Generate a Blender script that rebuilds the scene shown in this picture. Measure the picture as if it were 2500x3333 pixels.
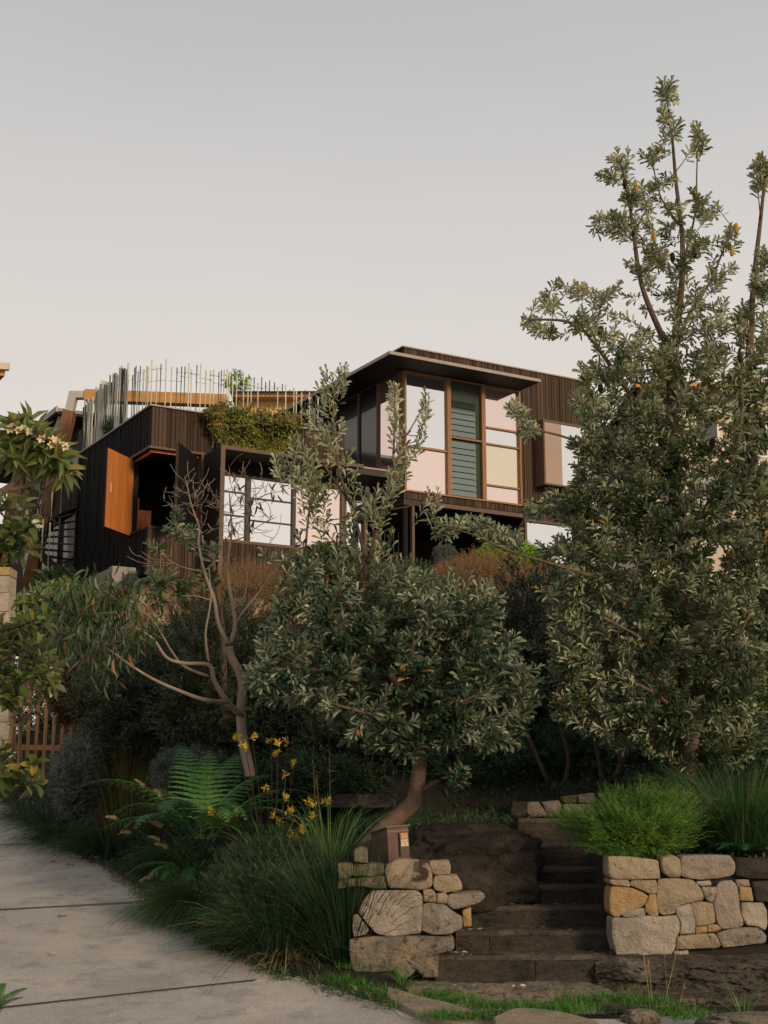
import bpy, bmesh, math, random
import numpy as np
from mathutils import Vector, Matrix, noise

for o in list(bpy.data.objects):
    bpy.data.objects.remove(o, do_unlink=True)
scene = bpy.context.scene
COL = scene.collection
R = math.radians
rnd = random.Random(7)
rng = np.random.default_rng(11)

# ------------------------------------------------------------------ camera
FPX, TILT, EYE = 4450.0, R(12.0), 1.5            # focal length in photo pixels, upward tilt, eye height
cam_data = bpy.data.cameras.new('camera')
cam = bpy.data.objects.new('camera', cam_data)
COL.objects.link(cam)
cam.location = (0, 0, EYE)
cam.rotation_euler = (R(90) + TILT, 0, 0)
cam_data.sensor_fit = 'VERTICAL'
cam_data.sensor_height = 36.0
cam_data.sensor_width = 27.0
cam_data.lens = 36.0 * FPX / 3333.0
cam_data.clip_start = 0.1
cam_data.clip_end = 3000
scene.camera = cam

# ------------------------------------------------------------------ sky, sun, exposure
SUN_AZ, SUN_EL = (0.62, -0.785), R(18)             # the low sun stands behind the viewer, to the right
world = bpy.data.worlds.new('World')
scene.world = world
world.use_nodes = True
wn, wl = world.node_tree.nodes, world.node_tree.links
wn.clear()
w_out = wn.new('ShaderNodeOutputWorld')
w_bg = wn.new('ShaderNodeBackground')
w_bg.inputs['Strength'].default_value = 1.10
sky = wn.new('ShaderNodeTexSky')
sky.sky_type = 'NISHITA'
sky.sun_disc = False
sky.sun_elevation = SUN_EL
sky.sun_rotation = math.atan2(SUN_AZ[0], SUN_AZ[1])
sky.dust_density = 4.0
sky.air_density = 1.0
sky.ozone_density = 1.0
w_scale = wn.new('ShaderNodeVectorMath'); w_scale.operation = 'SCALE'; w_scale.inputs['Scale'].default_value = 0.045
wl.new(sky.outputs[0], w_scale.inputs[0])
w_hsv = wn.new('ShaderNodeHueSaturation'); w_hsv.inputs['Saturation'].default_value = 0.45
wl.new(w_scale.outputs[0], w_hsv.inputs['Color'])
w_tc = wn.new('ShaderNodeTexCoord')
w_sep = wn.new('ShaderNodeSeparateXYZ')
wl.new(w_tc.outputs['Generated'], w_sep.inputs[0])
w_ramp = wn.new('ShaderNodeValToRGB')             # evening veil of thin high cloud, the same all the way round
els = w_ramp.color_ramp.elements
els[0].position = 0.0; els[0].color = (0.80, 0.70, 0.60, 1)
els[1].position = 1.0; els[1].color = (0.36, 0.375, 0.41, 1)
for p_, c_ in ((0.25, (0.725, 0.670, 0.615, 1)), (0.34, (0.68, 0.635, 0.60, 1)), (0.45, (0.58, 0.565, 0.555, 1)), (0.57, (0.445, 0.455, 0.470, 1))):
    e_ = els.new(p_); e_.color = c_
wl.new(w_sep.outputs['Z'], w_ramp.inputs[0])
w_mix = wn.new('ShaderNodeMix'); w_mix.data_type = 'RGBA'; w_mix.inputs['Factor'].default_value = 0.95
wl.new(w_hsv.outputs[0], w_mix.inputs['A'])
wl.new(w_ramp.outputs[0], w_mix.inputs['B'])
w_map = wn.new('ShaderNodeMapping'); w_map.inputs['Scale'].default_value = (1.6, 1.6, 5.0); wl.new(w_tc.outputs['Generated'], w_map.inputs[0])
w_noise = wn.new('ShaderNodeTexNoise'); w_noise.inputs['Scale'].default_value = 1.4; w_noise.inputs['Detail'].default_value = 6; wl.new(w_map.outputs[0], w_noise.inputs['Vector'])
w_rng = wn.new('ShaderNodeMapRange'); w_rng.inputs['From Min'].default_value = 0.25; w_rng.inputs['From Max'].default_value = 0.75; w_rng.inputs['To Min'].default_value = 0.965; w_rng.inputs['To Max'].default_value = 1.035; wl.new(w_noise.outputs[0], w_rng.inputs[0])
w_var = wn.new('ShaderNodeVectorMath'); w_var.operation = 'SCALE'; wl.new(w_mix.outputs['Result'], w_var.inputs[0]); wl.new(w_rng.outputs[0], w_var.inputs['Scale'])   # faint unevenness of the veil
wl.new(w_var.outputs[0], w_bg.inputs['Color'])
wl.new(w_bg.outputs[0], w_out.inputs[0])

sun_data = bpy.data.lights.new('sun', 'SUN')
sun_data.energy = 2.8
sun_data.angle = R(13)
sun_data.color = (1.0, 0.76, 0.50)
sun = bpy.data.objects.new('sun', sun_data)
COL.objects.link(sun)
_d = Vector((-SUN_AZ[0] * math.cos(SUN_EL), -SUN_AZ[1] * math.cos(SUN_EL), -math.sin(SUN_EL)))
sun.rotation_euler = _d.to_track_quat('-Z', 'Y').to_euler()
sun.location = (20, -20, 20)

scene.view_settings.view_transform = 'Standard'
scene.view_settings.look = 'None'
scene.view_settings.exposure = 0.0
scene.view_settings.gamma = 1.0
scene.view_settings.use_curve_mapping = False
scene.cycles.max_bounces = 8
scene.cycles.transparent_max_bounces = 8

# ------------------------------------------------------------------ measuring helpers (photo measurements to metres)
_c, _s = math.cos(TILT), math.sin(TILT)
def ray(u, v):
    x, y = (u - 1250) / FPX, (1666.5 - v) / FPX
    return (x, _c - _s * y, _s + _c * y)
def at(u, v, Y):
    d = ray(u, v); k = Y / d[1]
    return Vector((d[0] * k, Y, EYE + d[2] * k))
PH = R(59.8)
HA = Vector((math.sin(PH), math.cos(PH), 0)); HB = Vector((-math.cos(PH), math.sin(PH), 0))
HO = at(1314.5, 1126, 30); HO.z = 0
def hp(s, t, z):                                   # house coordinates: along the front, into the depth, up
    return HO + HA * s + HB * t + Vector((0, 0, z))
HROT = math.atan2(HA.y, HA.x)
def sstep(a, b, x):
    k = min(1, max(0, (x - a) / (b - a))); return k * k * (3 - 2 * k)
def lerp_tab(tab, x):
    if x <= tab[0][0]: return tab[0][1]
    for (a, p), (b, q) in zip(tab, tab[1:]):
        if x <= b: return p + (q - p) * (x - a) / (b - a)
    return tab[-1][1]

# ------------------------------------------------------------------ materials
def new_mat(name):
    m = bpy.data.materials.new(name); m.use_nodes = True
    nt = m.node_tree
    return m, nt.nodes, nt.links, nt.nodes['Principled BSDF']
def mat(name, c1, c2=None, scale=6.0, rough=0.7, bump=0.0, bscale=40.0, stretch=(1, 1, 1), rand=0.0, c3=None, scale3=1.5,
        spec=0.3, lo=0.35, hi=0.65, lo3=0.5, hi3=0.7, coords='Object', metallic=0.0, bdist=0.02):
    m, n, l, b = new_mat(name)
    tc = n.new('ShaderNodeTexCoord')
    mp = n.new('ShaderNodeMapping'); mp.inputs['Scale'].default_value = stretch
    l.new(tc.outputs[coords], mp.inputs[0])
    vec = mp.outputs[0]
    oi = n.new('ShaderNodeObjectInfo')
    if rand > 0 or coords == 'Object':
        ad = n.new('ShaderNodeVectorMath'); ad.operation = 'ADD'
        cm = n.new('ShaderNodeVectorMath'); cm.operation = 'SCALE'; cm.inputs['Scale'].default_value = 37.0
        cb = n.new('ShaderNodeCombineXYZ')
        for i in range(3): l.new(oi.outputs['Random'], cb.inputs[i])
        l.new(cb.outputs[0], cm.inputs[0]); l.new(vec, ad.inputs[0]); l.new(cm.outputs[0], ad.inputs[1])
        vec = ad.outputs[0]
    col = None
    if c2 is not None:
        nz = n.new('ShaderNodeTexNoise'); nz.inputs['Scale'].default_value = scale; nz.inputs['Detail'].default_value = 6
        nz.inputs['Roughness'].default_value = 0.65
        l.new(vec, nz.inputs['Vector'])
        mr = n.new('ShaderNodeMapRange'); mr.inputs['From Min'].default_value = lo; mr.inputs['From Max'].default_value = hi
        l.new(nz.outputs[0], mr.inputs[0])
        mx = n.new('ShaderNodeMix'); mx.data_type = 'RGBA'
        mx.inputs['A'].default_value = (*c1, 1); mx.inputs['B'].default_value = (*c2, 1)
        l.new(mr.outputs[0], mx.inputs['Factor']); col = mx.outputs['Result']
        if c3 is not None:
            n3 = n.new('ShaderNodeTexNoise'); n3.inputs['Scale'].default_value = scale3; n3.inputs['Detail'].default_value = 5
            l.new(vec, n3.inputs['Vector'])
            m3 = n.new('ShaderNodeMapRange'); m3.inputs['From Min'].default_value = lo3; m3.inputs['From Max'].default_value = hi3
            l.new(n3.outputs[0], m3.inputs[0])
            x3 = n.new('ShaderNodeMix'); x3.data_type = 'RGBA'; x3.inputs['B'].default_value = (*c3, 1)
            l.new(col, x3.inputs['A']); l.new(m3.outputs[0], x3.inputs['Factor']); col = x3.outputs['Result']
    if rand > 0:
        hs = n.new('ShaderNodeHueSaturation')
        mr2 = n.new('ShaderNodeMapRange'); mr2.inputs['To Min'].default_value = 1 - rand; mr2.inputs['To Max'].default_value = 1 + rand
        l.new(oi.outputs['Random'], mr2.inputs[0]); l.new(mr2.outputs[0], hs.inputs['Value'])
        if col is None: hs.inputs['Color'].default_value = (*c1, 1)
        else: l.new(col, hs.inputs['Color'])
        col = hs.outputs[0]
    if col is None: b.inputs['Base Color'].default_value = (*c1, 1)
    else: l.new(col, b.inputs['Base Color'])
    b.inputs['Roughness'].default_value = rough
    b.inputs['Specular IOR Level'].default_value = spec
    b.inputs['Metallic'].default_value = metallic
    if bump > 0:
        nb = n.new('ShaderNodeTexNoise'); nb.inputs['Scale'].default_value = bscale; nb.inputs['Detail'].default_value = 8
        nb.inputs['Roughness'].default_value = 0.7
        l.new(vec, nb.inputs['Vector'])
        bp = n.new('ShaderNodeBump'); bp.inputs['Strength'].default_value = bump; bp.inputs['Distance'].default_value = bdist
        l.new(nb.outputs[0], bp.inputs['Height']); l.new(bp.outputs[0], b.inputs['Normal'])
    return m
def leaf_mat(name, top, under, top2=None, rough=0.45, trans=0.2, spec=0.4, scale=3.0, rare=None, rare_at=0.985, vary=(0.62, 1.38)):
    """Two-sided leaf: an upper face and a paler underside; colour shifts from leaf to leaf."""
    m, n, l, b = new_mat(name)
    geo = n.new('ShaderNodeNewGeometry')
    tc = n.new('ShaderNodeTexCoord')
    nz = n.new('ShaderNodeTexNoise'); nz.inputs['Scale'].default_value = scale; nz.inputs['Detail'].default_value = 3
    l.new(tc.outputs['Object'], nz.inputs['Vector'])
    mr = n.new('ShaderNodeMapRange'); mr.inputs['From Min'].default_value = 0.36; mr.inputs['From Max'].default_value = 0.64
    l.new(nz.outputs[0], mr.inputs[0])
    mt = n.new('ShaderNodeMix'); mt.data_type = 'RGBA'
    mt.inputs['A'].default_value = (*top, 1); mt.inputs['B'].default_value = (*(top2 or top), 1)
    l.new(mr.outputs[0], mt.inputs['Factor'])
    mx = n.new('ShaderNodeMix'); mx.data_type = 'RGBA'
    l.new(geo.outputs['Backfacing'], mx.inputs['Factor'])
    l.new(mt.outputs['Result'], mx.inputs['A']); mx.inputs['B'].default_value = (*under, 1)
    hs = n.new('ShaderNodeHueSaturation')
    oi = n.new('ShaderNodeObjectInfo'); rs = n.new('ShaderNodeMath'); rs.operation = 'ADD'; rf = n.new('ShaderNodeMath'); rf.operation = 'FRACT'
    l.new(geo.outputs['Random Per Island'], rs.inputs[0]); l.new(oi.outputs['Random'], rs.inputs[1]); l.new(rs.outputs[0], rf.inputs[0])
    mv = n.new('ShaderNodeMapRange'); mv.inputs['To Min'].default_value, mv.inputs['To Max'].default_value = vary
    l.new(rf.outputs[0], mv.inputs[0]); l.new(mv.outputs[0], hs.inputs['Value'])
    l.new(mx.outputs['Result'], hs.inputs['Color'])
    col = hs.outputs[0]
    if rare is not None:
        gt = n.new('ShaderNodeMath'); gt.operation = 'GREATER_THAN'; gt.inputs[1].default_value = rare_at
        l.new(rf.outputs[0], gt.inputs[0])
        rx = n.new('ShaderNodeMix'); rx.data_type = 'RGBA'; rx.inputs['B'].default_value = (*rare, 1)
        l.new(gt.outputs[0], rx.inputs['Factor']); l.new(col, rx.inputs['A']); col = rx.outputs['Result']
    l.new(col, b.inputs['Base Color'])
    b.inputs['Roughness'].default_value = rough
    b.inputs['Specular IOR Level'].default_value = spec
    if trans > 0:
        tr = n.new('ShaderNodeBsdfTranslucent'); l.new(col, tr.inputs['Color'])
        ms = n.new('ShaderNodeMixShader'); ms.inputs[0].default_value = trans
        l.new(b.outputs[0], ms.inputs[1]); l.new(tr.outputs[0], ms.inputs[2])
        l.new(ms.outputs[0], n['Material Output'].inputs['Surface'])
    return m
def glass_mat(name, tint, rough=0.02, refl=0.9, under=(0.02, 0.02, 0.02)):
    """Coated glazing that mirrors the sky, tinted."""
    m, n, l, b = new_mat(name)
    b.inputs['Base Color'].default_value = (*under, 1); b.inputs['Roughness'].default_value = 0.3
    g = n.new('ShaderNodeBsdfGlossy'); g.inputs['Color'].default_value = (*tint, 1); g.inputs['Roughness'].default_value = rough
    ms = n.new('ShaderNodeMixShader'); ms.inputs[0].default_value = refl
    l.new(b.outputs[0], ms.inputs[1]); l.new(g.outputs[0], ms.inputs[2])
    l.new(ms.outputs[0], n['Material Output'].inputs['Surface'])
    return m

M = {}
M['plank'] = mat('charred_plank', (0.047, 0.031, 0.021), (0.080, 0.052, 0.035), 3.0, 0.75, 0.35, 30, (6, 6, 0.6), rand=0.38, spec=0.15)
M['plank_dark'] = mat('dark_plank', (0.0095, 0.009, 0.009), (0.016, 0.015, 0.0145), 3.0, 0.75, 0.3, 30, (6, 6, 0.6), rand=0.22, spec=0.08)  # darker plank copy; the side walls' shade is put into its colour
M['wall_dark'] = mat('dark_backing', (0.012, 0.011, 0.010), rough=0.85)
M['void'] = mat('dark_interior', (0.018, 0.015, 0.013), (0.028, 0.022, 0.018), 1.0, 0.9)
M['soffit'] = mat('dark_soffit', (0.022, 0.019, 0.018), (0.03, 0.026, 0.024), 2.0, 0.6)
M['lip'] = mat('metal_capping', (0.26, 0.22, 0.20), (0.32, 0.28, 0.25), 3.0, 0.5)
M['frame'] = mat('oiled_timber_frame', (0.30, 0.155, 0.065), (0.20, 0.10, 0.045), 4.0, 0.55, 0.2, 40, (8, 8, 0.7))
M['frame_dark'] = mat('brown_timber_frame', (0.12, 0.075, 0.05), (0.085, 0.052, 0.036), 4.0, 0.6, 0.2, 40, (8, 8, 0.7))
M['orange_timber'] = mat('orange_timber_lining', (0.52, 0.19, 0.045), (0.36, 0.115, 0.028), 2.2, 0.5, 0.15, 40, (14, 14, 0.5), rand=0.12)
M['pane'] = glass_mat('sky_pane', (0.96, 0.95, 0.94))
M['pane_pink'] = glass_mat('pink_pane', (0.97, 0.80, 0.74), under=(0.5, 0.33, 0.28), refl=0.86)
M['pane_cream'] = glass_mat('cream_pane', (0.90, 0.80, 0.60), under=(0.45, 0.38, 0.22), refl=0.86)
M['pane_dark'] = glass_mat('dark_pane', (0.16, 0.16, 0.15), refl=0.5)
M['louvre'] = glass_mat('louvre_glass', (0.42, 0.44, 0.38), 0.12, 0.7, (0.05, 0.065, 0.045))
M['mesh_green'] = mat('dark_green_screen', (0.022, 0.035, 0.022), (0.03, 0.045, 0.028), 5.0, 0.7)
M['rod_pale'] = mat('pale_green_rod', (0.54, 0.55, 0.44), (0.45, 0.47, 0.37), 5.0, 0.55, rand=0.12)
M['rod_dark'] = mat('dark_rod', (0.045, 0.042, 0.042), rough=0.5, rand=0.2)
M['wire'] = mat('steel_wire', (0.06, 0.058, 0.056), rough=0.5)
M['steel_black'] = mat('black_steel', (0.016, 0.016, 0.017), (0.024, 0.023, 0.023), 5.0, 0.45)
M['weathered_timber'] = mat('weathered_timber', (0.20, 0.092, 0.040), (0.12, 0.055, 0.028), 2.0, 0.6, 0.2, 30, (8, 8, 0.6))
M['sun_gold_timber'] = mat('sun_golden_timber', (0.50, 0.255, 0.085), (0.38, 0.19, 0.06), 2.0, 0.6, 0.2, 30, (0.6, 8, 8))  # timber with the low sun's gold put into its colour
M['grey_steel'] = mat('galvanised_steel', (0.42, 0.39, 0.35), (0.34, 0.32, 0.29), 4.0, 0.55)
M['white_paint'] = mat('white_paint', (0.74, 0.72, 0.69), (0.66, 0.64, 0.61), 3.0, 0.6)
M['bay_paint'] = mat('dusty_pink_paint', (0.34, 0.25, 0.205), (0.31, 0.23, 0.19), 1.5, 0.7)
M['cream'] = mat('cream_render', (0.58, 0.50, 0.40), (0.50, 0.43, 0.34), 1.2, 0.85, 0.1, 60)
M['sun_gold_wall'] = mat('sun_yellow_render', (0.78, 0.50, 0.19), (0.70, 0.44, 0.16), 1.5, 0.85)  # warm sunlight on the wall put into a brighter yellow
M['roof_tile'] = mat('brown_roof', (0.20, 0.14, 0.12), (0.15, 0.105, 0.09), 3.0, 0.8)
M['roof_grey'] = mat('grey_roof', (0.25, 0.25, 0.25), (0.20, 0.20, 0.20), 3.0, 0.6)
M['concrete_wall'] = mat('concrete_wall', (0.30, 0.27, 0.23), (0.22, 0.20, 0.17), 2.5, 0.9, 0.15, 50)
M['render_wall'] = mat('sand_render', (0.50, 0.39, 0.27), (0.42, 0.32, 0.22), 1.5, 0.9, 0.1, 60)
M['fence'] = mat('timber_slat', (0.24, 0.12, 0.06), (0.15, 0.075, 0.04), 2.5, 0.7, 0.2, 30, (8, 8, 0.6), rand=0.25)

# ------------------------------------------------------------------ more materials: ground, stone, plants
def noise_node(n, l, vec, scale, detail=6, rough=0.6, lo=0.35, hi=0.65, stretch=None):
    if stretch is not None:
        mp = n.new('ShaderNodeMapping'); mp.inputs['Scale'].default_value = stretch; l.new(vec, mp.inputs[0]); vec = mp.outputs[0]
    z = n.new('ShaderNodeTexNoise'); z.inputs['Scale'].default_value = scale; z.inputs['Detail'].default_value = detail; z.inputs['Roughness'].default_value = rough
    l.new(vec, z.inputs['Vector'])
    r = n.new('ShaderNodeMapRange'); r.inputs['From Min'].default_value = lo; r.inputs['From Max'].default_value = hi; l.new(z.outputs[0], r.inputs[0])
    return r.outputs[0]
def mix_col(n, l, fac, a, b, mode='MIX'):
    x = n.new('ShaderNodeMix'); x.data_type = 'RGBA'; x.blend_type = mode
    l.new(fac, x.inputs['Factor']) if not isinstance(fac, float) else setattr(x.inputs['Factor'], 'default_value', fac)
    for s_, v in (('A', a), ('B', b)):
        if isinstance(v, tuple): x.inputs[s_].default_value = (*v, 1)
        else: l.new(v, x.inputs[s_])
    return x.outputs['Result']
def rock_mat(name, a, b, c, lichen=(0.05, 0.045, 0.038), amount=0.5, bump=1.0, strata=True, grain=0.5):
    """Sandstone: two tones, a stain colour, dark lichen freckles, bedding lines and grit."""
    m, n, l, bs = new_mat(name)
    tc = n.new('ShaderNodeTexCoord'); oi = n.new('ShaderNodeObjectInfo')
    cb = n.new('ShaderNodeCombineXYZ'); cm = n.new('ShaderNodeVectorMath'); cm.operation = 'SCALE'; cm.inputs['Scale'].default_value = 41.0
    for i in range(3): l.new(oi.outputs['Random'], cb.inputs[i])
    ad = n.new('ShaderNodeVectorMath'); ad.operation = 'ADD'; l.new(cb.outputs[0], cm.inputs[0]); l.new(tc.outputs['Object'], ad.inputs[0]); l.new(cm.outputs[0], ad.inputs[1])
    v = ad.outputs[0]
    col = mix_col(n, l, noise_node(n, l, v, 6, 8, .65), a, b)
    col = mix_col(n, l, noise_node(n, l, v, 3.2, 6, .6, .52, .68), col, c)
    lay = noise_node(n, l, v, 2.2, 6, .65, .3, .7, (1.5, 1.5, 5.0))
    if strata: col = mix_col(n, l, lay, col, mix_col(n, l, 0.10, col, (0.5, 0.42, 0.33)))
    fr = noise_node(n, l, v, 17, 10, .75, .64 - .16 * amount, .74 - .12 * amount)
    col = mix_col(n, l, fr, col, lichen)
    gr = noise_node(n, l, v, 120, 3, .6, .3, .7)
    k = n.new('ShaderNodeMapRange'); k.inputs['To Min'].default_value = 1 - grain * .45; k.inputs['To Max'].default_value = 1 + grain * .45; l.new(gr, k.inputs[0])
    hs = n.new('ShaderNodeHueSaturation'); l.new(col, hs.inputs['Color']); l.new(k.outputs[0], hs.inputs['Value'])
    l.new(hs.outputs[0], bs.inputs['Base Color']); bs.inputs['Roughness'].default_value = 0.93; bs.inputs['Specular IOR Level'].default_value = 0.12
    big = noise_node(n, l, v, 9, 10, .7, .2, .8); fine = noise_node(n, l, v, 55, 6, .7, .2, .8)
    s1 = n.new('ShaderNodeMath'); s1.operation = 'MULTIPLY_ADD'; l.new(fine, s1.inputs[0]); s1.inputs[1].default_value = 0.35; l.new(big, s1.inputs[2])
    s2 = n.new('ShaderNodeMath'); s2.operation = 'MULTIPLY_ADD'; l.new(lay, s2.inputs[0]); s2.inputs[1].default_value = 0.16 if strata else 0.0; l.new(s1.outputs[0], s2.inputs[2])
    bp = n.new('ShaderNodeBump'); bp.inputs['Strength'].default_value = bump; bp.inputs['Distance'].default_value = 0.045; l.new(s2.outputs[0], bp.inputs['Height']); l.new(bp.outputs[0], bs.inputs['Normal'])
    return m
def concrete_mat():
    """Old broom-finished concrete: patches, faint brush lines across, grit, dark spots."""
    m, n, l, bs = new_mat('drive_concrete')
    tc = n.new('ShaderNodeTexCoord'); v = tc.outputs['Object']
    col = mix_col(n, l, noise_node(n, l, v, 0.7, 7, .62, .35, .68), (0.56, 0.515, 0.46), (0.36, 0.34, 0.31))
    col = mix_col(n, l, noise_node(n, l, v, 3.0, 8, .7, .5, .75), col, (0.25, 0.235, 0.215))
    br = noise_node(n, l, v, 2.0, 8, .75, .3, .7, (0.8, 14.0, 1.0))
    col = mix_col(n, l, br, col, mix_col(n, l, 0.22, col, (0.20, 0.185, 0.17)))
    col = mix_col(n, l, noise_node(n, l, v, 22, 6, .8, .60, .70), col, (0.25, 0.23, 0.205))
    gr = noise_node(n, l, v, 75, 3, .7, .3, .7); k = n.new('ShaderNodeMapRange'); k.inputs['To Min'].default_value = .72; k.inputs['To Max'].default_value = 1.26; l.new(gr, k.inputs[0])
    hs = n.new('ShaderNodeHueSaturation'); l.new(col, hs.inputs['Color']); l.new(k.outputs[0], hs.inputs['Value']); l.new(hs.outputs[0], bs.inputs['Base Color'])
    bs.inputs['Roughness'].default_value = .92; bs.inputs['Specular IOR Level'].default_value = .15
    bp = n.new('ShaderNodeBump'); bp.inputs['Strength'].default_value = .8; bp.inputs['Distance'].default_value = .012; l.new(gr, bp.inputs['Height']); l.new(bp.outputs[0], bs.inputs['Normal'])
    return m
M['concrete'] = concrete_mat()
M['soil'] = mat('leafy_soil', (0.012, 0.010, 0.007), (0.022, 0.018, 0.011), 8.0, 0.95, 0.6, 50, c3=(0.018, 0.026, 0.012), scale3=3.0)
M['drive_dirt'] = mat('joint_dirt', (0.030, 0.024, 0.018), (0.05, 0.04, 0.03), 30, 0.95)
M['joint'] = mat('dark_joint', (0.035, 0.028, 0.022), rough=0.95)
M['stone_pale'] = rock_mat('pale_sandstone', (0.52, 0.45, 0.37), (0.42, 0.365, 0.30), (0.30, 0.265, 0.22), amount=.35)
M['stone_tan'] = rock_mat('tan_sandstone', (0.46, 0.36, 0.24), (0.36, 0.285, 0.195), (0.27, 0.22, 0.155), amount=.45)
M['stone_gold'] = rock_mat('golden_sandstone', (0.50, 0.33, 0.145), (0.45, 0.28, 0.125), (0.40, 0.33, 0.24), amount=.2)
M['stone_grey'] = rock_mat('grey_sandstone', (0.36, 0.31, 0.255), (0.27, 0.23, 0.19), (0.18, 0.155, 0.13), amount=.55)
M['stone_pink'] = rock_mat('pinkish_sandstone', (0.44, 0.36, 0.305), (0.37, 0.30, 0.255), (0.30, 0.245, 0.205), amount=.25, strata=False)
M['stone_rust'] = rock_mat('rust_streaked_sandstone', (0.40, 0.34, 0.28), (0.30, 0.25, 0.21), (0.34, 0.105, 0.04), amount=.45)
M['stone_moss'] = rock_mat('mossy_sandstone', (0.25, 0.215, 0.135), (0.17, 0.165, 0.095), (0.085, 0.105, 0.04), amount=.6)
M['stone_dark'] = rock_mat('weathered_dark_stone', (0.040, 0.034, 0.028), (0.066, 0.056, 0.045), (0.026, 0.023, 0.019), (0.018, 0.016, 0.014), .6)
M['tread_stone'] = rock_mat('worn_tread_stone', (0.10, 0.087, 0.071), (0.06, 0.052, 0.043), (0.17, 0.15, 0.12), (0.03, 0.026, 0.022), .6)
M['bedrock'] = rock_mat('bedrock', (0.33, 0.285, 0.23), (0.19, 0.165, 0.14), (0.42, 0.33, 0.21), (0.045, 0.040, 0.034), .8, 1.2)
M['bedrock_dark'] = rock_mat('dark_bedrock', (0.12, 0.102, 0.082), (0.055, 0.048, 0.040), (0.25, 0.215, 0.17), (0.026, 0.023, 0.019), .9, 1.2)
M['boulder'] = rock_mat('brown_boulder', (0.028, 0.022, 0.018), (0.018, 0.015, 0.012), (0.060, 0.050, 0.039), (0.018, 0.015, 0.012), .7, 1.2)
M['mortar'] = mat('dark_mortar', (0.022, 0.019, 0.015), rough=0.95)
M['paver'] = rock_mat('edge_paver', (0.42, 0.34, 0.25), (0.33, 0.265, 0.195), (0.24, 0.20, 0.155), amount=.4, strata=False)
M['mailbox'] = mat('brown_mailbox_paint', (0.115, 0.062, 0.048), (0.085, 0.046, 0.036), 9.0, 0.55, 0.25, 80)
M['mailbox_edge'] = mat('worn_pale_edge', (0.24, 0.19, 0.16), (0.12, 0.07, 0.055), 30.0, 0.7)
M['sticker_orange'] = mat('orange_sticker', (0.42, 0.22, 0.10), rough=0.6)
M['sticker_cream'] = mat('cream_sticker', (0.50, 0.43, 0.32), rough=0.6)
M['ink'] = mat('black_ink', (0.015, 0.014, 0.013), rough=0.7)
M['slot'] = mat('slot_black', (0.004, 0.004, 0.004), rough=0.9)
M['bark_banksia'] = mat('banksia_bark', (0.155, 0.108, 0.078), (0.085, 0.060, 0.045), 14, 0.9, 0.9, 45, bdist=0.02, spec=0.15)
M['bark_gum'] = mat('gum_bark', (0.30, 0.23, 0.18), (0.20, 0.15, 0.118), 6, 0.75, 0.25, 30, (1, 1, 0.3), spec=0.2)
M['bark_dark'] = mat('dark_bark', (0.05, 0.036, 0.026), (0.03, 0.022, 0.016), 10, 0.9, 0.5, 40)
M['bark_pale'] = mat('frangipani_bark', (0.22, 0.165, 0.115), (0.15, 0.11, 0.075), 8, 0.8, 0.3, 40)
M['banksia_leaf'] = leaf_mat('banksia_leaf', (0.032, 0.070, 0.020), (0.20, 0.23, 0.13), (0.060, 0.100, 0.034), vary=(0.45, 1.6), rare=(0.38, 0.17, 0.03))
M['banksia_leaf_dark'] = leaf_mat('shade_banksia_leaf', (0.014, 0.044, 0.020), (0.145, 0.175, 0.105), (0.028, 0.064, 0.030), vary=(0.4, 2.0), rare=(0.36, 0.15, 0.03), rare_at=0.992)  # shade of the leaning tree's crown put into darker leaf colours
M['banksia_lit'] = leaf_mat('lit_banksia_leaf', (0.115, 0.150, 0.062), (0.40, 0.415, 0.255), (0.17, 0.20, 0.085), vary=(0.55, 1.4), trans=0.28, rare=(0.40, 0.19, 0.04))  # upper crown's stronger light put into paler leaf colours
M['banksia_cone'] = mat('old_banksia_cone', (0.045, 0.028, 0.018), (0.02, 0.013, 0.01), 40, 0.95, 0.8, 60)
M['banksia_flower'] = mat('yellow_banksia_flower', (0.42, 0.27, 0.03), (0.33, 0.20, 0.03), 40, 0.8, 0.5, 90)
M['gum_leaf'] = leaf_mat('gum_leaf', (0.052, 0.098, 0.034), (0.075, 0.115, 0.048), (0.08, 0.11, 0.04), trans=0.25, rare=(0.22, 0.09, 0.04), rare_at=0.95)
M['gum_leaf_dry'] = leaf_mat('dry_gum_leaf', (0.17, 0.085, 0.045), (0.19, 0.10, 0.06), (0.10, 0.075, 0.03))
M['fig_leaf'] = leaf_mat('fig_leaf', (0.045, 0.075, 0.018), (0.12, 0.13, 0.045), (0.095, 0.115, 0.022), rough=0.3, trans=0.2, rare=(0.26, 0.20, 0.03), rare_at=0.93)
M['frangipani_leaf'] = leaf_mat('frangipani_leaf', (0.105, 0.16, 0.040), (0.19, 0.22, 0.08), (0.17, 0.20, 0.05), rough=0.4, trans=0.28, rare=(0.30, 0.22, 0.05), rare_at=0.95)
M['petal'] = leaf_mat('white_petal', (0.70, 0.58, 0.42), (0.70, 0.60, 0.48), (0.72, 0.50, 0.22), trans=0.25)
M['vine_leaf'] = leaf_mat('vine_leaf', (0.105, 0.135, 0.020), (0.17, 0.18, 0.04), (0.20, 0.175, 0.022), trans=0.25, rare=(0.25, 0.13, 0.03), rare_at=0.9)
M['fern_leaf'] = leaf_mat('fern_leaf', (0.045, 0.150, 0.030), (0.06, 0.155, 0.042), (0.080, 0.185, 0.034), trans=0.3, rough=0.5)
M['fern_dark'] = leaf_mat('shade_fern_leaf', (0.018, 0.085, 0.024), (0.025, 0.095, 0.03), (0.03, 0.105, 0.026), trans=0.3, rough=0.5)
M['grass'] = leaf_mat('grass_blade', (0.042, 0.115, 0.028), (0.05, 0.12, 0.034), (0.075, 0.145, 0.034), trans=0.25, rare=(0.20, 0.15, 0.06), rare_at=0.95)
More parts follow.
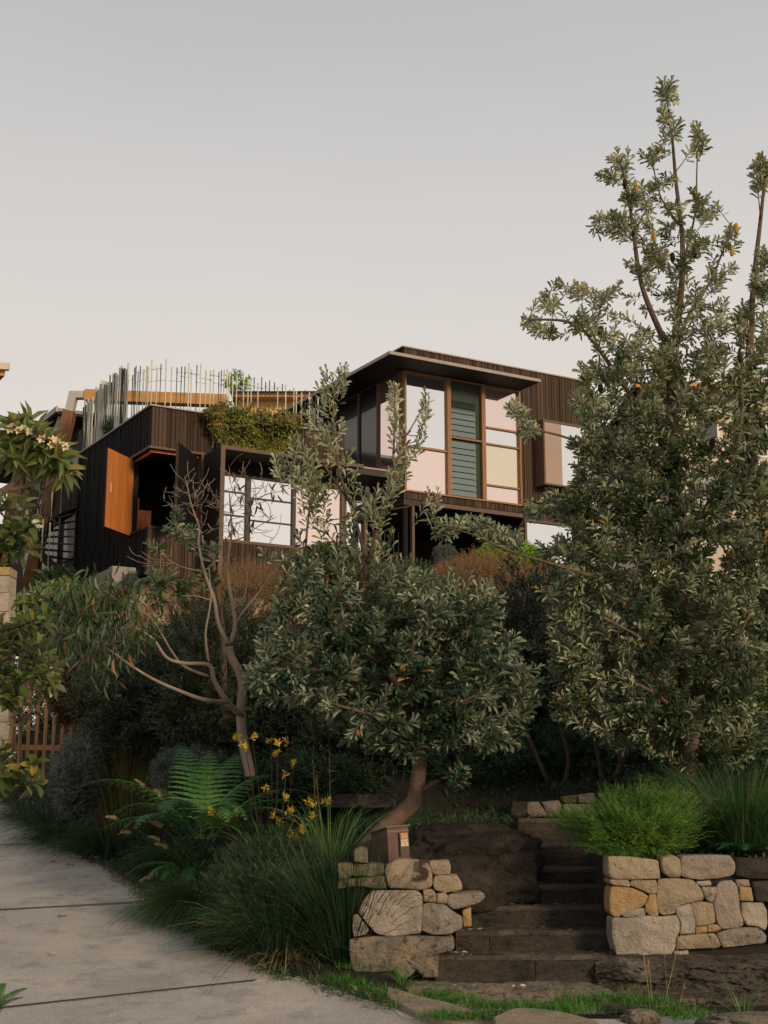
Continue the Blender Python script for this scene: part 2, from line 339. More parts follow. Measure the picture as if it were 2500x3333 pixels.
M['grass_bright'] = leaf_mat('bright_grass_blade', (0.050, 0.17, 0.024), (0.06, 0.18, 0.03), (0.085, 0.21, 0.03), trans=0.25, rare=(0.20, 0.16, 0.06), rare_at=0.96)
M['grass_dark'] = leaf_mat('dark_grass_blade', (0.024, 0.064, 0.024), (0.028, 0.068, 0.028), (0.040, 0.088, 0.030), trans=0.2, rare=(0.14, 0.09, 0.04), rare_at=0.95)
M['reed'] = leaf_mat('reed_stem', (0.115, 0.125, 0.030), (0.12, 0.13, 0.04), (0.085, 0.075, 0.028), trans=0.15, rare=(0.12, 0.06, 0.025), rare_at=0.8)
M['dry_stem'] = leaf_mat('dry_stem', (0.30, 0.20, 0.09), (0.30, 0.20, 0.09), (0.34, 0.26, 0.13), trans=0.1)
M['seed'] = leaf_mat('feathery_seed_head', (0.44, 0.34, 0.22), (0.44, 0.34, 0.22), (0.36, 0.25, 0.15), trans=0.35)
M['paw_flower'] = leaf_mat('yellow_flower', (0.55, 0.38, 0.03), (0.56, 0.40, 0.05), (0.44, 0.32, 0.04), trans=0.25)
M['bright_shrub'] = leaf_mat('bright_needle', (0.060, 0.155, 0.016), (0.07, 0.16, 0.022), (0.12, 0.23, 0.026), trans=0.3)
M['lime_shrub'] = leaf_mat('lime_leaf', (0.17, 0.32, 0.02), (0.18, 0.33, 0.03), (0.24, 0.38, 0.03), trans=0.3)
M['grey_shrub'] = leaf_mat('grey_green_leaf', (0.060, 0.082, 0.066), (0.11, 0.125, 0.105), (0.085, 0.105, 0.088), trans=0.15)
M['brown_shrub'] = leaf_mat('brown_needle', (0.28, 0.145, 0.064), (0.28, 0.15, 0.07), (0.18, 0.15, 0.05), trans=0.2)
M['dark_shrub'] = leaf_mat('dark_needle', (0.022, 0.040, 0.016), (0.03, 0.048, 0.02), (0.042, 0.048, 0.020), trans=0.15)
M['deep_shrub'] = leaf_mat('deep_green_leaf', (0.026, 0.056, 0.020), (0.045, 0.07, 0.03), (0.042, 0.078, 0.026), trans=0.2)
M['litter'] = leaf_mat('fallen_leaf', (0.16, 0.09, 0.05), (0.20, 0.13, 0.08), (0.09, 0.05, 0.03), trans=0.05)
M['litter_pale'] = leaf_mat('pale_fallen_leaf', (0.36, 0.32, 0.26), (0.40, 0.35, 0.29), (0.24, 0.20, 0.15), trans=0.05)
M['moss'] = leaf_mat('moss', (0.10, 0.095, 0.015), (0.10, 0.095, 0.015), (0.14, 0.12, 0.02), trans=0.1)

# ------------------------------------------------------------------ mesh helpers
class NM:
    """Collects vertices and faces and links them as one mesh object."""
    def __init__(s): s.V = []; s.Q = []; s.T = []; s.n = 0
    def add(s, V, Q=None, T=None):
        V = np.asarray(V, dtype=np.float64).reshape(-1, 3)
        if Q is not None and len(Q): s.Q.append(np.asarray(Q, dtype=np.int64).reshape(-1, 4) + s.n)
        if T is not None and len(T): s.T.append(np.asarray(T, dtype=np.int64).reshape(-1, 3) + s.n)
        s.V.append(V); s.n += len(V)
    def mesh(s, name):
        me = bpy.data.meshes.new(name)
        if not s.V: return me
        V = np.concatenate(s.V)
        Q = np.concatenate(s.Q) if s.Q else np.zeros((0, 4), np.int64)
        T = np.concatenate(s.T) if s.T else np.zeros((0, 3), np.int64)
        me.vertices.add(len(V)); me.vertices.foreach_set('co', V.astype(np.float32).ravel())
        loops = np.concatenate([Q.ravel(), T.ravel()])
        me.loops.add(len(loops)); me.loops.foreach_set('vertex_index', loops.astype(np.int32))
        tot = np.concatenate([np.full(len(Q), 4), np.full(len(T), 3)]).astype(np.int32)
        start = np.concatenate([[0], np.cumsum(tot)[:-1]]).astype(np.int32) if len(tot) else np.zeros(0, np.int32)
        me.polygons.add(len(tot)); me.polygons.foreach_set('loop_start', start); me.polygons.foreach_set('loop_total', tot)
        me.update(calc_edges=True); me.validate()
        me.polygons.foreach_set('use_smooth', np.zeros(len(me.polygons), dtype=bool))
        return me
    def build(s, name, m, parent=None, smooth=False, origin=None):
        if origin is not None and s.V:
            s.V = [v - np.asarray(origin) for v in s.V]
        me = s.mesh(name)
        if smooth: me.polygons.foreach_set('use_smooth', np.ones(len(me.polygons), dtype=bool))
        return link(name, me, m, parent, origin)
def link(name, me, m, parent=None, loc=None):
    o = bpy.data.objects.new(name, me); COL.objects.link(o)
    if m is not None and me is not None and not me.materials:
        me.materials.append(M[m] if isinstance(m, str) else m)
    if loc is not None: o.location = loc
    if parent is not None:
        o.parent = parent
        o.matrix_parent_inverse = parent_inv(parent)
    return o
def parent_inv(p):
    mw = Matrix.Identity(4)
    chain = []
    while p is not None: chain.append(p); p = p.parent
    for q in reversed(chain): mw = mw @ q.matrix_parent_inverse @ q.matrix_basis
    return mw.inverted()
def tag(o, label=None, cat=None, group=None, kind=None):
    if label: o['label'] = label
    if cat: o['category'] = cat
    if group: o['group'] = group
    if kind: o['kind'] = kind
    return o
def thing(name, loc, label, cat, group=None, kind=None):
    o = bpy.data.objects.new(name, None); o.empty_display_size = 0.2
    COL.objects.link(o); o.location = loc
    return tag(o, label, cat, group, kind)

BOXF = [(0, 3, 2, 1), (4, 5, 6, 7), (0, 1, 5, 4), (1, 2, 6, 5), (2, 3, 7, 6), (3, 0, 4, 7)]
def box_pts(p0, ax, ay, az):
    p0, ax, ay, az = Vector(p0), Vector(ax), Vector(ay), Vector(az)
    return [tuple(p0 + ax * i + ay * j + az * k) for k in (0, 1) for (i, j) in ((0, 0), (1, 0), (1, 1), (0, 1))]
def add_box(nm, p0, ax, ay, az): nm.add(box_pts(p0, ax, ay, az), BOXF)
def hbox(nm, s0, s1, t0, t1, z0, z1):              # a box in house coordinates
    add_box(nm, hp(s0, t0, z0), HA * (s1 - s0), HB * (t1 - t0), (0, 0, z1 - z0))
def hpart(name, m, parent, *boxes):
    nm = NM()
    for b in boxes: hbox(nm, *b)
    return nm.build(name, m, parent)
UNIT_BOX = {}
def unit_box(key, m):
    if key not in UNIT_BOX:
        nm = NM(); add_box(nm, (0, 0, 0), (1, 0, 0), (0, 1, 0), (0, 0, 1))
        me = nm.mesh(key); me.materials.append(M[m]); UNIT_BOX[key] = me
    return UNIT_BOX[key]
def hpiece(name, m, parent, s0, s1, t0, t1, z0, z1):
    """A plank-like piece: shares one mesh, stretched to size, turned with the house."""
    o = bpy.data.objects.new(name, unit_box('unit_' + m, m)); COL.objects.link(o)
    o.location = hp(s0, t0, z0); o.rotation_euler = (0, 0, HROT); o.scale = (s1 - s0, t1 - t0, z1 - z0)
    if parent is not None:
        o.parent = parent; o.matrix_parent_inverse = parent_inv(parent)
    return o

def frame_of(d):
    d = Vector(d).normalized()
    a = Vector((0, 0, 1)) if abs(d.z) < 0.95 else Vector((1, 0, 0))
    x = d.cross(a).normalized(); return x, x.cross(d)
def tube(nm, pts, rad, sides=6):
    pts = [Vector(p) for p in pts]; n = len(pts)
    V = []; x0 = None
    for i, p in enumerate(pts):
        d = (pts[min(i + 1, n - 1)] - pts[max(i - 1, 0)])
        if d.length < 1e-7: d = Vector((0, 0, 1))
        d.normalize()
        if x0 is None: x, y = frame_of(d)
        else:
            x = x0 - d * x0.dot(d)
            if x.length < 1e-5: x, y = frame_of(d)
            x.normalize(); y = d.cross(x)
        x0 = x
        r = rad[i] if isinstance(rad, (list, tuple)) else rad
        for k in range(sides):
            a = 2 * math.pi * k / sides
            q = p + (x * math.cos(a) + y * math.sin(a)) * r
            V.append((q.x, q.y, q.z))
    Q = [(i * sides + k, i * sides + (k + 1) % sides, (i + 1) * sides + (k + 1) % sides, (i + 1) * sides + k) for i in range(n - 1) for k in range(sides)]
    V.append(tuple(pts[-1])); V.append(tuple(pts[0]))
    e = len(V) - 2
    T = [((n - 1) * sides + k, (n - 1) * sides + (k + 1) % sides, e) for k in range(sides)] + [((k + 1) % sides, k, e + 1) for k in range(sides)]
    nm.add(V, Q, T)
def smooth_line(pts, sub=4):
    pts = [Vector(p) for p in pts]; out = []
    for i in range(len(pts) - 1):
        p0, p1, p2, p3 = pts[max(i - 1, 0)], pts[i], pts[i + 1], pts[min(i + 2, len(pts) - 1)]
        for k in range(sub):
            t = k / sub
            out.append(0.5 * ((2 * p1) + (p2 - p0) * t + (2 * p0 - 5 * p1 + 4 * p2 - p3) * t * t + (3 * p1 - p0 - 3 * p2 + p3) * t ** 3))
    out.append(pts[-1]); return out

# leaf templates: y along the leaf (0..1), x across (-.5...5), z out of the upper face
def leaf_tpl(rows, fold=0.12, curl=0.0):
    V = [(0, 0, 0)]; Q = []; T = []
    for (t, w) in rows:
        z = -curl * t * t
        V += [(-w / 2, t, z + fold * w), (0, t, z), (w / 2, t, z + fold * w)]
    V.append((0, 1, -curl))
    T += [(0, 2, 1), (0, 3, 2)]
    for i in range(len(rows) - 1):
        a, b = 1 + 3 * i, 4 + 3 * i
        Q += [(a, a + 1, b + 1, b), (a + 1, a + 2, b + 2, b + 1)]
    a = 1 + 3 * (len(rows) - 1); e = len(V) - 1
    T += [(a, a + 1, e), (a + 1, a + 2, e)]
    return np.array(V), np.array(Q).reshape(-1, 4), np.array(T)
TPL_BANKSIA = leaf_tpl([(0.35, 0.55), (0.75, 1.0), (0.93, 0.7)], 0.18, 0.08)
TPL_LANCE = leaf_tpl([(0.25, 0.85), (0.6, 0.9)], 0.15, 0.15)
TPL_OVAL = leaf_tpl([(0.2, 0.75), (0.5, 1.0), (0.8, 0.7)], 0.16, 0.12)
TPL_ROUND = leaf_tpl([(0.3, 1.0), (0.7, 0.95)], 0.12, 0.12)
TPL_NEEDLE = (np.array([(-.5, 0, 0), (.5, 0, 0), (0, 1, 0)]), np.zeros((0, 4), int), np.array([(0, 1, 2)]))
TPL_CHIP = (np.array([(-.3, 0, 0), (.3, 0, 0), (.5, .6, .05), (0, 1, 0), (-.5, .6, .05)]), np.array([(0, 1, 2, 4)]), np.array([(4, 2, 3)]))
def nrm(a): return a / np.maximum(np.linalg.norm(a, axis=-1, keepdims=True), 1e-9)
def leaves(nm, tpl, P, D, U, L, W):
    """Place one template leaf per row: base P, direction D, upper-face hint U, length L, width W."""
    V, Q, T = tpl
    P = np.asarray(P, float); n = len(P)
    if n == 0: return
    D = nrm(np.asarray(D, float)); X = nrm(np.cross(D, np.asarray(U, float))); Z = np.cross(X, D)
    L = np.broadcast_to(np.asarray(L, float), (n,)); W = np.broadcast_to(np.asarray(W, float), (n,))
    k = len(V)
    out = (P[:, None, :] + X[:, None, :] * (V[None, :, 0, None] * W[:, None, None])
           + D[:, None, :] * (V[None, :, 1, None] * L[:, None, None]) + Z[:, None, :] * (V[None, :, 2, None] * L[:, None, None]))
    off = (np.arange(n) * k)[:, None, None]
    nm.add(out.reshape(-1, 3), (Q[None] + off).reshape(-1, 4) if len(Q) else None, (T[None] + off).reshape(-1, 3) if len(T) else None)
def rand_unit(n):
    v = rng.normal(size=(n, 3)); return nrm(v)
def rosettes(nm, tips, axes, nl, L, W, span, tpl=TPL_BANKSIA, a_top=28, a_low=82, collect=None):
    tips = np.asarray(tips, float); axes = nrm(np.asarray(axes, float)); n = len(tips)
    hint = np.where(np.abs(axes[:, 2:3]) < 0.9, np.array([[0, 0, 1.0]]), np.array([[1.0, 0, 0]]))
    X = nrm(np.cross(axes, hint)); Yv = np.cross(axes, X)
    for j in range(nl):
        f = (j + rng.random(n) * 0.8) / nl
        ang = 2.39996 * j + rng.random(n) * 0.9
        el = np.radians(a_top + (a_low - a_top) * f + rng.normal(0, 9, n))
        rad = X * np.cos(ang)[:, None] + Yv * np.sin(ang)[:, None]
        D = axes * np.cos(el)[:, None] + rad * np.sin(el)[:, None]
        D[:, 2] -= 0.10 * f
        P = tips - axes * (span * f)[:, None] if np.ndim(span) else tips - axes * (span * f[:, None])
        U = axes * np.sin(el)[:, None] - rad * np.cos(el)[:, None]
        U = U + rng.normal(0, 0.25, (n, 3))
        l = L * (0.62 + 0.5 * rng.random(n)) * (0.75 + 0.35 * np.minimum(1, f * 2))
        w = W * (0.75 + 0.5 * rng.random(n))
        if collect is not None: collect.append((P, D, U, l, w))
        leaves(nm, tpl, P, D, U, l, w)
def grow(nm_wood, skel, tips, r_tip=0.004, up=0.5, twig_nodes=4, sides=4, maxr=0.02, bias=0.7, wob=0.03):
    """Join every tip to the nearest wood already there; later twigs may start from earlier ones."""
    nodes = [Vector(p) for p in skel]
    cap = 20000
    A = np.zeros((cap, 3)); A[:len(nodes)] = [tuple(p) for p in nodes]; m = len(nodes)
    tips = np.asarray(tips, float)
    d0 = np.array([np.min(np.linalg.norm(A[:m] - t, axis=1)) for t in tips])
    axes = np.zeros_like(tips)
    for i in np.argsort(d0):
        t = tips[i]
        dv = t - A[:m]; dist = np.linalg.norm(dv, axis=1)
        cost = dist + bias * np.maximum(0, -dv[:, 2] + 0.25 * dist)
        cost[dist < 0.12] += 10
        j = int(np.argmin(cost)); b = A[j]
        L = np.linalg.norm(t - b)
        out = nrm(t - b)
        mid = b + (t - b) * 0.5 + np.array([0, 0, -0.10 * L * up]) + rng.normal(0, wob * L, 3)
        pts = [b]
        for k in range(1, twig_nodes):
            f = k / twig_nodes
            pts.append((1 - f) ** 2 * b + 2 * f * (1 - f) * mid + f * f * t)
        pts.append(t)
        r0 = min(maxr, r_tip + 0.0075 * L)
        tube(nm_wood, [tuple(p) for p in pts], [r0 + (r_tip - r0) * k / twig_nodes for k in range(twig_nodes + 1)], sides)
        ax = nrm(pts[-1] - pts[-2]); ax = nrm(ax + np.array([0, 0, 0.45 * up])); axes[i] = ax
        for p in pts[1:-1]:
            if m < cap: A[m] = p; m += 1
    return axes
def ell_tips(cl, Y, dY, sc=1.507, dens=1.0, zfloor=None):
    """Twig ends spread through the clumps of a crown: (u, v, ru, rv, n[, dY]) in measured clumps."""
    out = []
    for c in cl:
        u, v, ru, rv, n = c[:5]
        yy = Y + (c[5] if len(c) > 5 else 0); sp = c[6] if len(c) > 6 else dY
        for _ in range(max(1, int(round(n * dens)))):
            a = rnd.random() * 2 * math.pi; r = math.sqrt(rnd.random()) * (1.5 if rnd.random() < 0.12 else 1)
            y = yy + rnd.uniform(-sp, sp)
            p = at((u + ru * r * math.cos(a)) * sc, (v + rv * r * math.sin(a)) * sc, y)
            out.append(tuple(p))
    return np.array(out)
def limbs(nm, lines, Y, sides=8, sub=4):
    """lines: ([(u, v, dY), ...], r0, r1). Returns points on the wood for twigs to start from."""
    sk = []
    for pts, r0, r1 in lines:
        P = smooth_line([at(u, v, Y + (w[0] if w else 0)) for (u, v, *w) in pts], sub)
        n = len(P)
        tube(nm, P, [r0 + (r1 - r0) * (i / (n - 1)) ** 0.8 for i in range(n)], sides)
        sk += P
    return sk
def blades(nm, base, dirs, L, W, droop, segs=5, twist=0.3):
    """Grass: tapering strips that rise along dirs and bend over."""
    base = np.asarray(base, float); n = len(base)
    dirs = nrm(np.asarray(dirs, float))
    side = nrm(np.cross(dirs, np.array([0, 0, 1.0])) + rng.normal(0, twist, (n, 3)))
    hor = dirs.copy(); hor[:, 2] = 0; hor = nrm(hor + 1e-6)
    L = np.broadcast_to(np.asarray(L, float), (n,)); W = np.broadcast_to(np.asarray(W, float), (n,)); droop = np.broadcast_to(np.asarray(droop, float), (n,))
    rows = []
    for i in range(segs + 1):
        t = i / segs
        p = base + dirs * (L * t)[:, None] + hor * (L * droop * 0.5 * t * t)[:, None]
        p[:, 2] -= L * droop * 0.75 * t ** 2.4
        w = W * (1 - t ** 1.6) * 0.5 + 0.0004
        rows.append(p - side * w[:, None]); rows.append(p + side * w[:, None])
    V = np.stack(rows, 1)
    k = 2 * (segs + 1)
    q = np.array([(2 * i, 2 * i + 1, 2 * i + 3, 2 * i + 2) for i in range(segs)])
    nm.add(V.reshape(-1, 3), (q[None] + (np.arange(n) * k)[:, None, None]).reshape(-1, 4))
    return rows

# ------------------------------------------------------------------ the lie of the land
EDGE = [(-9.0, 26.5), (-7.2, 24.0), (-6.12, 22.26), (-5.58, 21.44), (-5.06, 20.35), (-4.53, 18.99), (-4.2, 18.23), (-3.84, 17.7), (-3.29, 16.84),
        (-2.54, 15.21), (-2.03, 13.93), (-1.71, 13.25), (-0.89, 12.02), (-0.56, 11.79), (-0.12, 11.26), (0.41, 10.85), (1.5, 10.3), (4.0, 9.6), (9.0, 9.0)]
EDGE_YX = sorted((y, x) for x, y in EDGE)
def edge_x(y): return lerp_tab(EDGE_YX, y)
def drive_z(y): return 0.14 * (y - 11.4) if y > 9 else -0.336
GARDEN = [(12.3, 0.55), (12.6, 0.85), (14.2, 1.05), (15.5, 1.25), (15.9, 1.65), (18.0, 2.3), (21, 3.3), (24.5, 4.3), (26.5, 4.6), (28, 5.0), (34, 6.0), (60, 7.5), (120, 9)]
def gz(x, y):
    d = x - edge_x(y)
    dz = drive_z(min(y, 26)) - 0.06
    g = lerp_tab(GARDEN, y)
    if d < 0:
        k = max(0, -d - 9); return dz - 0.05
    # the bed beside the drive climbs away from its edge
    w = sstep(0.1, 2.6 + 3.2 * sstep(15, 22, y), d) if y > 12.6 else 0
    z = dz + (g - dz) * w + 0.05 * sstep(0, 0.3, d)
    if y < 12.35: z = min(z, -0.12 + 0.02 * (y - 11)) if x > 0.2 else z
    if 0.2 < x < 2.1 and y < 14.6: z = min(z, -0.15 + max(0, (y - 12.2)) * 0.52)       # under the steps
    return z
nm = NM()
xs = np.concatenate([np.linspace(-60, -9, 14), np.linspace(-8.5, 8.5, 86), np.linspace(9, 60, 14)])
ys = np.concatenate([np.linspace(-30, 8, 10), np.linspace(8.5, 30, 108), np.linspace(31, 140, 20)])
V = [(x, y, gz(x, y) + 0.04 * noise.noise((x * 1.3, y * 1.3, 0))) for y in ys for x in xs]
nx = len(xs)
nm.add(V, [(j * nx + i, j * nx + i + 1, (j + 1) * nx + i + 1, (j + 1) * nx + i) for j in range(len(ys) - 1) for i in range(nx - 1)])
tag(nm.build('ground', 'soil', smooth=True), 'dark leaf-strewn garden soil climbing to the house', kind='structure')

# concrete drive: cast slabs with open joints between them
drive = thing('driveway', (-3, 12, 0), 'pale worn concrete driveway curving up to the left', None, kind='structure')
def joint_y(x, y0, sl): return y0 + sl * (x + 1.5)
JOINTS = [(-2.0, 0.0), (7.2, 0.3), (11.65, 0.41), (15.1, 0.27), (18.45, 0.05), (22.0, 0.0), (26.0, 0.0)]
for (a, sa), (b, sb) in zip(JOINTS, JOINTS[1:]):
    nm = NM(); n, k = 26, 20
    top = []
    for j in range(k + 1):
        for i in range(n + 1):
            # walk along the slab from the left side to the planted edge
            f = i / n
            yl = joint_y(-8, a, sa) + 0.024; yr = joint_y(-8, b, sb) - 0.012
            g = j / k
            x = -14.0
            # right end follows the planted edge
            ymid = a + (b - a) * g
            xe = edge_x(ymid)
            for _ in range(4):
                ymid = (joint_y(xe, a, sa) + 0.024) * (1 - g) + (joint_y(xe, b, sb) - 0.024) * g
                xe = edge_x(ymid)
            x = -14 + (xe + 14) * f
            y = (joint_y(x, a, sa) + 0.024) * (1 - g) + (joint_y(x, b, sb) - 0.024) * g
            top.append((x, y, drive_z(y) + 0.008 * noise.noise((x * 0.8, y * 0.8, 3))))
    m_ = n + 1
    Q = [(j * m_ + i, j * m_ + i + 1, (j + 1) * m_ + i + 1, (j + 1) * m_ + i) for j in range(k) for i in range(n)]
    ring = [i for i in range(n + 1)] + [j * m_ + n for j in range(1, k + 1)] + [k * m_ + i for i in range(n - 1, -1, -1)] + [j * m_ for j in range(k - 1, 0, -1)]
    base = len(top)
    low = [(top[i][0], top[i][1], top[i][2] - 0.10) for i in ring]
    L_ = len(ring)
    Q += [(ring[(i + 1) % L_], ring[i], base + i, base + (i + 1) % L_) for i in range(L_)]
    nm.add(top + low, Q)
    nm.build('slab', 'concrete', drive)
    nm = NM(); V = []
    for i in range(41):
        x = -14 + 18.5 * i / 40; y = joint_y(x, a, sa)
        for dy in (-0.017, 0.017): V.append((x, y + dy + 0.008 * noise.noise((x * 5, dy * 9, a)), drive_z(y + dy) + 0.011))
    nm.add(V, [(2 * i, 2 * i + 2, 2 * i + 3, 2 * i + 1) for i in range(40) if edge_x(V[2 * i][1]) > V[2 * i + 2][0]])
    nm.build('joint', 'drive_dirt', drive)

# ------------------------------------------------------------------ stones
def stone(name, poly, sc, off, Y, m, parent, depth=0.30, bulge=0.010, rough=0.026, inset=0.0):
    """A dressed block from its measured outline: rounded arris, lumpy face, real depth."""
    P = [at(off[0] + x * sc, off[1] + y * sc, Y) for x, y in poly]
    P = [Vector((p.x, 0, p.z)) for p in P]
    area = sum(P[i].x * P[(i + 1) % len(P)].z - P[(i + 1) % len(P)].x * P[i].z for i in range(len(P)))
    if area < 0: P.reverse()
    # resample the outline
    n = len(P); per = sum((P[(i + 1) % n] - P[i]).length for i in range(n)); N = max(24, min(56, int(per / 0.035)))
    ring = []; acc = 0; i = 0; target = 0; step = per / N
    seg = [(P[i], P[(i + 1) % n]) for i in range(n)]
    for a, b in seg:
        l = (b - a).length
        while target < acc + l - 1e-9 and len(ring) < N:
            ring.append(a + (b - a) * ((target - acc) / l)); target += step
        acc += l
    N = len(ring)
    c = sum(ring, Vector()) / N
    size = math.sqrt(abs(area) / 2)
    e = min(0.014, size * 0.08)
    grow_ = 1 + 0.006 / max(size, 0.05)
    ring = [c + (p - c) * grow_ for p in ring]
    V = []; seed = rnd.random() * 50
    def lump(p, k): return noise.noise(Vector((p.x * 5 + seed, p.z * 5, k))) + 0.5 * noise.noise(Vector((p.x * 14, p.z * 14 + seed, k)))
    rings = [(0.995, depth), (1.0, e * 1.1), (1 - 0.35 * e / max(size, .05), e * 0.4), (1 - 1.1 * e / max(size, .05), 0.0), (0.80, -bulge * 0.35), (0.6, -bulge * 0.6), (0.38, -bulge * 0.8), (0.18, -bulge)]
    for k, (f, y) in enumerate(rings):
        for p in ring:
            q = c + (p - c) * f
            dy = y + (lump(q, 0) * rough * (1.0 if k >= 3 else 0.5) if k > 0 else 0)
            j = lump(q, 9) * 0.006 if k in (1, 2, 3) else 0
            V.append((q.x + j, Y + dy, q.z + j))
    V.append((c.x, Y - bulge + lump(c, 0) * rough, c.z))
    Q = [(k * N + i, k * N + (i + 1) % N, (k + 1) * N + (i + 1) % N, (k + 1) * N + i) for k in range(len(rings) - 1) for i in range(N)]
    T = [((len(rings) - 1) * N + i, (len(rings) - 1) * N + (i + 1) % N, len(V) - 1) for i in range(N)]
    nm = NM(); nm.add(V, Q, T)
    return nm.build(name, m, parent, smooth=True, origin=(c.x, Y, c.z))

WY = 12.2
RW = [('stone_tan', [(65,150),(300,150),(560,190),(575,290),(575,370),(300,380),(100,375),(65,320)]),
('stone_tan', [(600,170),(720,135),(780,170),(790,260),(785,355),(680,360),(600,310),(590,230)]),
('stone_rust', [(795,150),(900,140),(1280,138),(1325,200),(1335,270),(1310,335),(1150,370),(1000,380),(850,360),(795,330)]),
('stone_tan', [(80,380),(260,380),(278,420),(275,450),(130,440),(85,420)]),
('stone_tan', [(285,395),(540,385),(558,440),(555,510),(460,515),(370,470),(285,440)]),
('stone_gold', [(90,450),(300,465),(400,500),(462,545),(420,640),(330,680),(230,715),(160,750),(110,745),(80,690),(75,560)]),
('stone_gold', [(475,525),(540,525),(548,600),(565,700),(560,750),(480,735),(430,690),(440,620),(470,570)]),
('stone_tan', [(560,380),(700,372),(900,380),(970,440),(1015,520),(1010,580),(900,600),(800,630),(740,660),(735,715),(600,740),(570,690),(550,580),(560,470)]),
('stone_tan', [(1000,455),(1140,455),(1145,510),(1100,610),(1060,595),(1025,550)]),
('stone_pink', [(1150,440),(1190,395),(1300,390),(1350,430),(1375,540),(1380,700),(1415,820),(1390,855),(1200,872),(1150,800),(1130,700),(1110,610),(1140,520)]),
('stone_tan', [(1340,385),(1460,380),(1475,445),(1370,450)]),
('stone_gold', [(1375,455),(1490,455),(1515,590),(1385,585)]),
('stone_pale', [(1395,600),(1500,605),(1610,615),(1650,690),(1655,820),(1625,895),(1550,850),(1440,840),(1395,740)]),
('stone_tan', [(890,605),(1000,600),(1105,620),(1125,730),(1135,810),(1060,835),(940,845),(920,740)]),
('stone_pale', [(750,655),(880,620),(910,740),(938,850),(935,920),(780,925),(785,800),(750,730)]),
('stone_pale', [(205,730),(280,690),(410,665),(435,720),(420,745),(290,758),(215,750)]),
('stone_pale', [(105,760),(280,762),(470,742),(590,752),(740,735),(780,800),(775,900),(740,960),(735,1060),(690,1130),(560,1140),(320,1150),(170,1165),(135,1100),(100,950)]),
('stone_gold', [(940,855),(1045,845),(1050,905),(945,920)]),
('stone_gold', [(1050,840),(1140,832),(1188,875),(1150,895),(1060,900)]),
('stone_tan', [(745,955),(900,930),(1120,915),(1165,970),(1190,1050),(1000,1070),(740,1080)]),
('stone_grey', [(1140,920),(1300,870),(1440,855),(1560,860),(1640,930),(1640,1010),(1400,1040),(1210,1055),(1180,980)]),
('stone_pale', [(720,1095),(855,1085),(862,1135),(740,1150)]),
('stone_pale', [(950,400),(1080,385),(1090,430),(1000,445),(960,430)]),
('stone_dark', [(1345,160),(1700,180),(1900,190),(1900,370),(1480,370),(1345,340)]),
('stone_dark', [(1500,400),(1700,390),(1900,400),(1900,600),(1540,600)]),
('stone_dark', [(1670,620),(1900,620),(1900,1000),(1670,1010)])]
rwall = thing('stone_wall', (2.6, WY, 0.2), 'dry sandstone retaining wall of cream and golden blocks beside the steps, bright shrub above', 'wall')
for m, poly in RW: stone('stone', poly, 0.3255, (1960, 2740), WY, m, rwall)
nm = NM()
a, b = at(1990, 2800, WY + 0.06), at(2560, 3110, WY + 0.06)
add_box(nm, (a.x, WY + 0.06, b.z - 0.1), (b.x - a.x, 0, 0), (0, 0.6, 0), (0, 0, a.z - b.z + 0.1)); nm.build('core', 'mortar', rwall)

LW = [('stone_tan', [(450,190),(560,130),(660,122),(800,140),(900,165),(945,260),(955,400),(900,440),(830,455),(640,440),(480,430),(465,330),(445,270)]),
('stone_tan', [(920,150),(1130,140),(1150,200),(1145,285),(970,285),(935,220)]),
('stone_tan', [(970,310),(1050,292),(1230,300),(1270,380),(1278,440),(1220,465),(1100,482),(980,455),(965,400)]),
('stone_tan', [(855,455),(950,448),(985,490),(1000,580),(930,585),(860,575)]),
('stone_tan', [(1000,495),(1090,488),(1115,540),(1110,598),(1005,592)]),
('stone_grey', [(1125,500),(1300,490),(1500,480),(1515,540),(1470,590),(1300,640),(1180,665),(1115,600)]),
('stone_pale', [(300,465),(540,460),(780,465),(845,510),(845,700),(830,920),(640,945),(480,950),(350,925),(230,800),(160,690),(210,570)]),
('stone_grey', [(855,605),(960,598),(1090,610),(1190,700),(1270,740),(1295,800),(1270,870),(1130,935),(960,940),(845,890),(850,750)]),
('stone_grey', [(100,740),(140,710),(220,810),(265,890),(230,930),(110,960),(95,850)]),
('bedrock', [(70,985),(300,960),(700,950),(1180,965),(1190,1100),(1000,1150),(900,1180),(830,1390),(800,1300),(700,1400),(450,1440),(220,1440),(80,1300),(60,1100)]),
('stone_moss', [(100,190),(300,165),(430,185),(440,270),(300,310),(110,300)]),
('stone_moss', [(145,330),(300,310),(440,300),(460,430),(330,440),(150,410)]),
('stone_moss', [(-60,170),(90,170),(95,290),(0,340),(-60,330)]),
('stone_moss', [(-60,350),(130,330),(140,410),(0,430),(-60,440)]),
('stone_gold', [(1280,680),(1375,645),(1370,850),(1290,850)]),
('bedrock', [(845,1195),(1010,1155),(1015,1395),(850,1400)]),
('stone_moss', [(110,20),(180,-5),(245,15),(255,160),(110,155)])]
lwall = thing('stone_pier', (-0.05, WY, 0), 'low sandstone pier carrying the number and the brown letter box', 'wall')
five = None
for i, (m, poly) in enumerate(LW):
    st = stone('stone', poly, 0.3014, (1120, 2760), WY - 0.05 + (0.02 if i in (10, 11, 12, 13, 15) else 0), m, lwall)
nm = NM()
a, b = at(1140, 2830, WY + 0.02), at(1480, 3100, WY + 0.02)
add_box(nm, (a.x, WY + 0.03, b.z), (0.6, 0, 0), (0, 0.5, 0), (0, 0, a.z - b.z)); add_box(nm, (a.x, WY + 0.032, b.z - 0.2), (0.86, 0, 0), (0, 0.45, 0), (0, 0, 0.42)); nm.build('core', 'mortar', lwall)
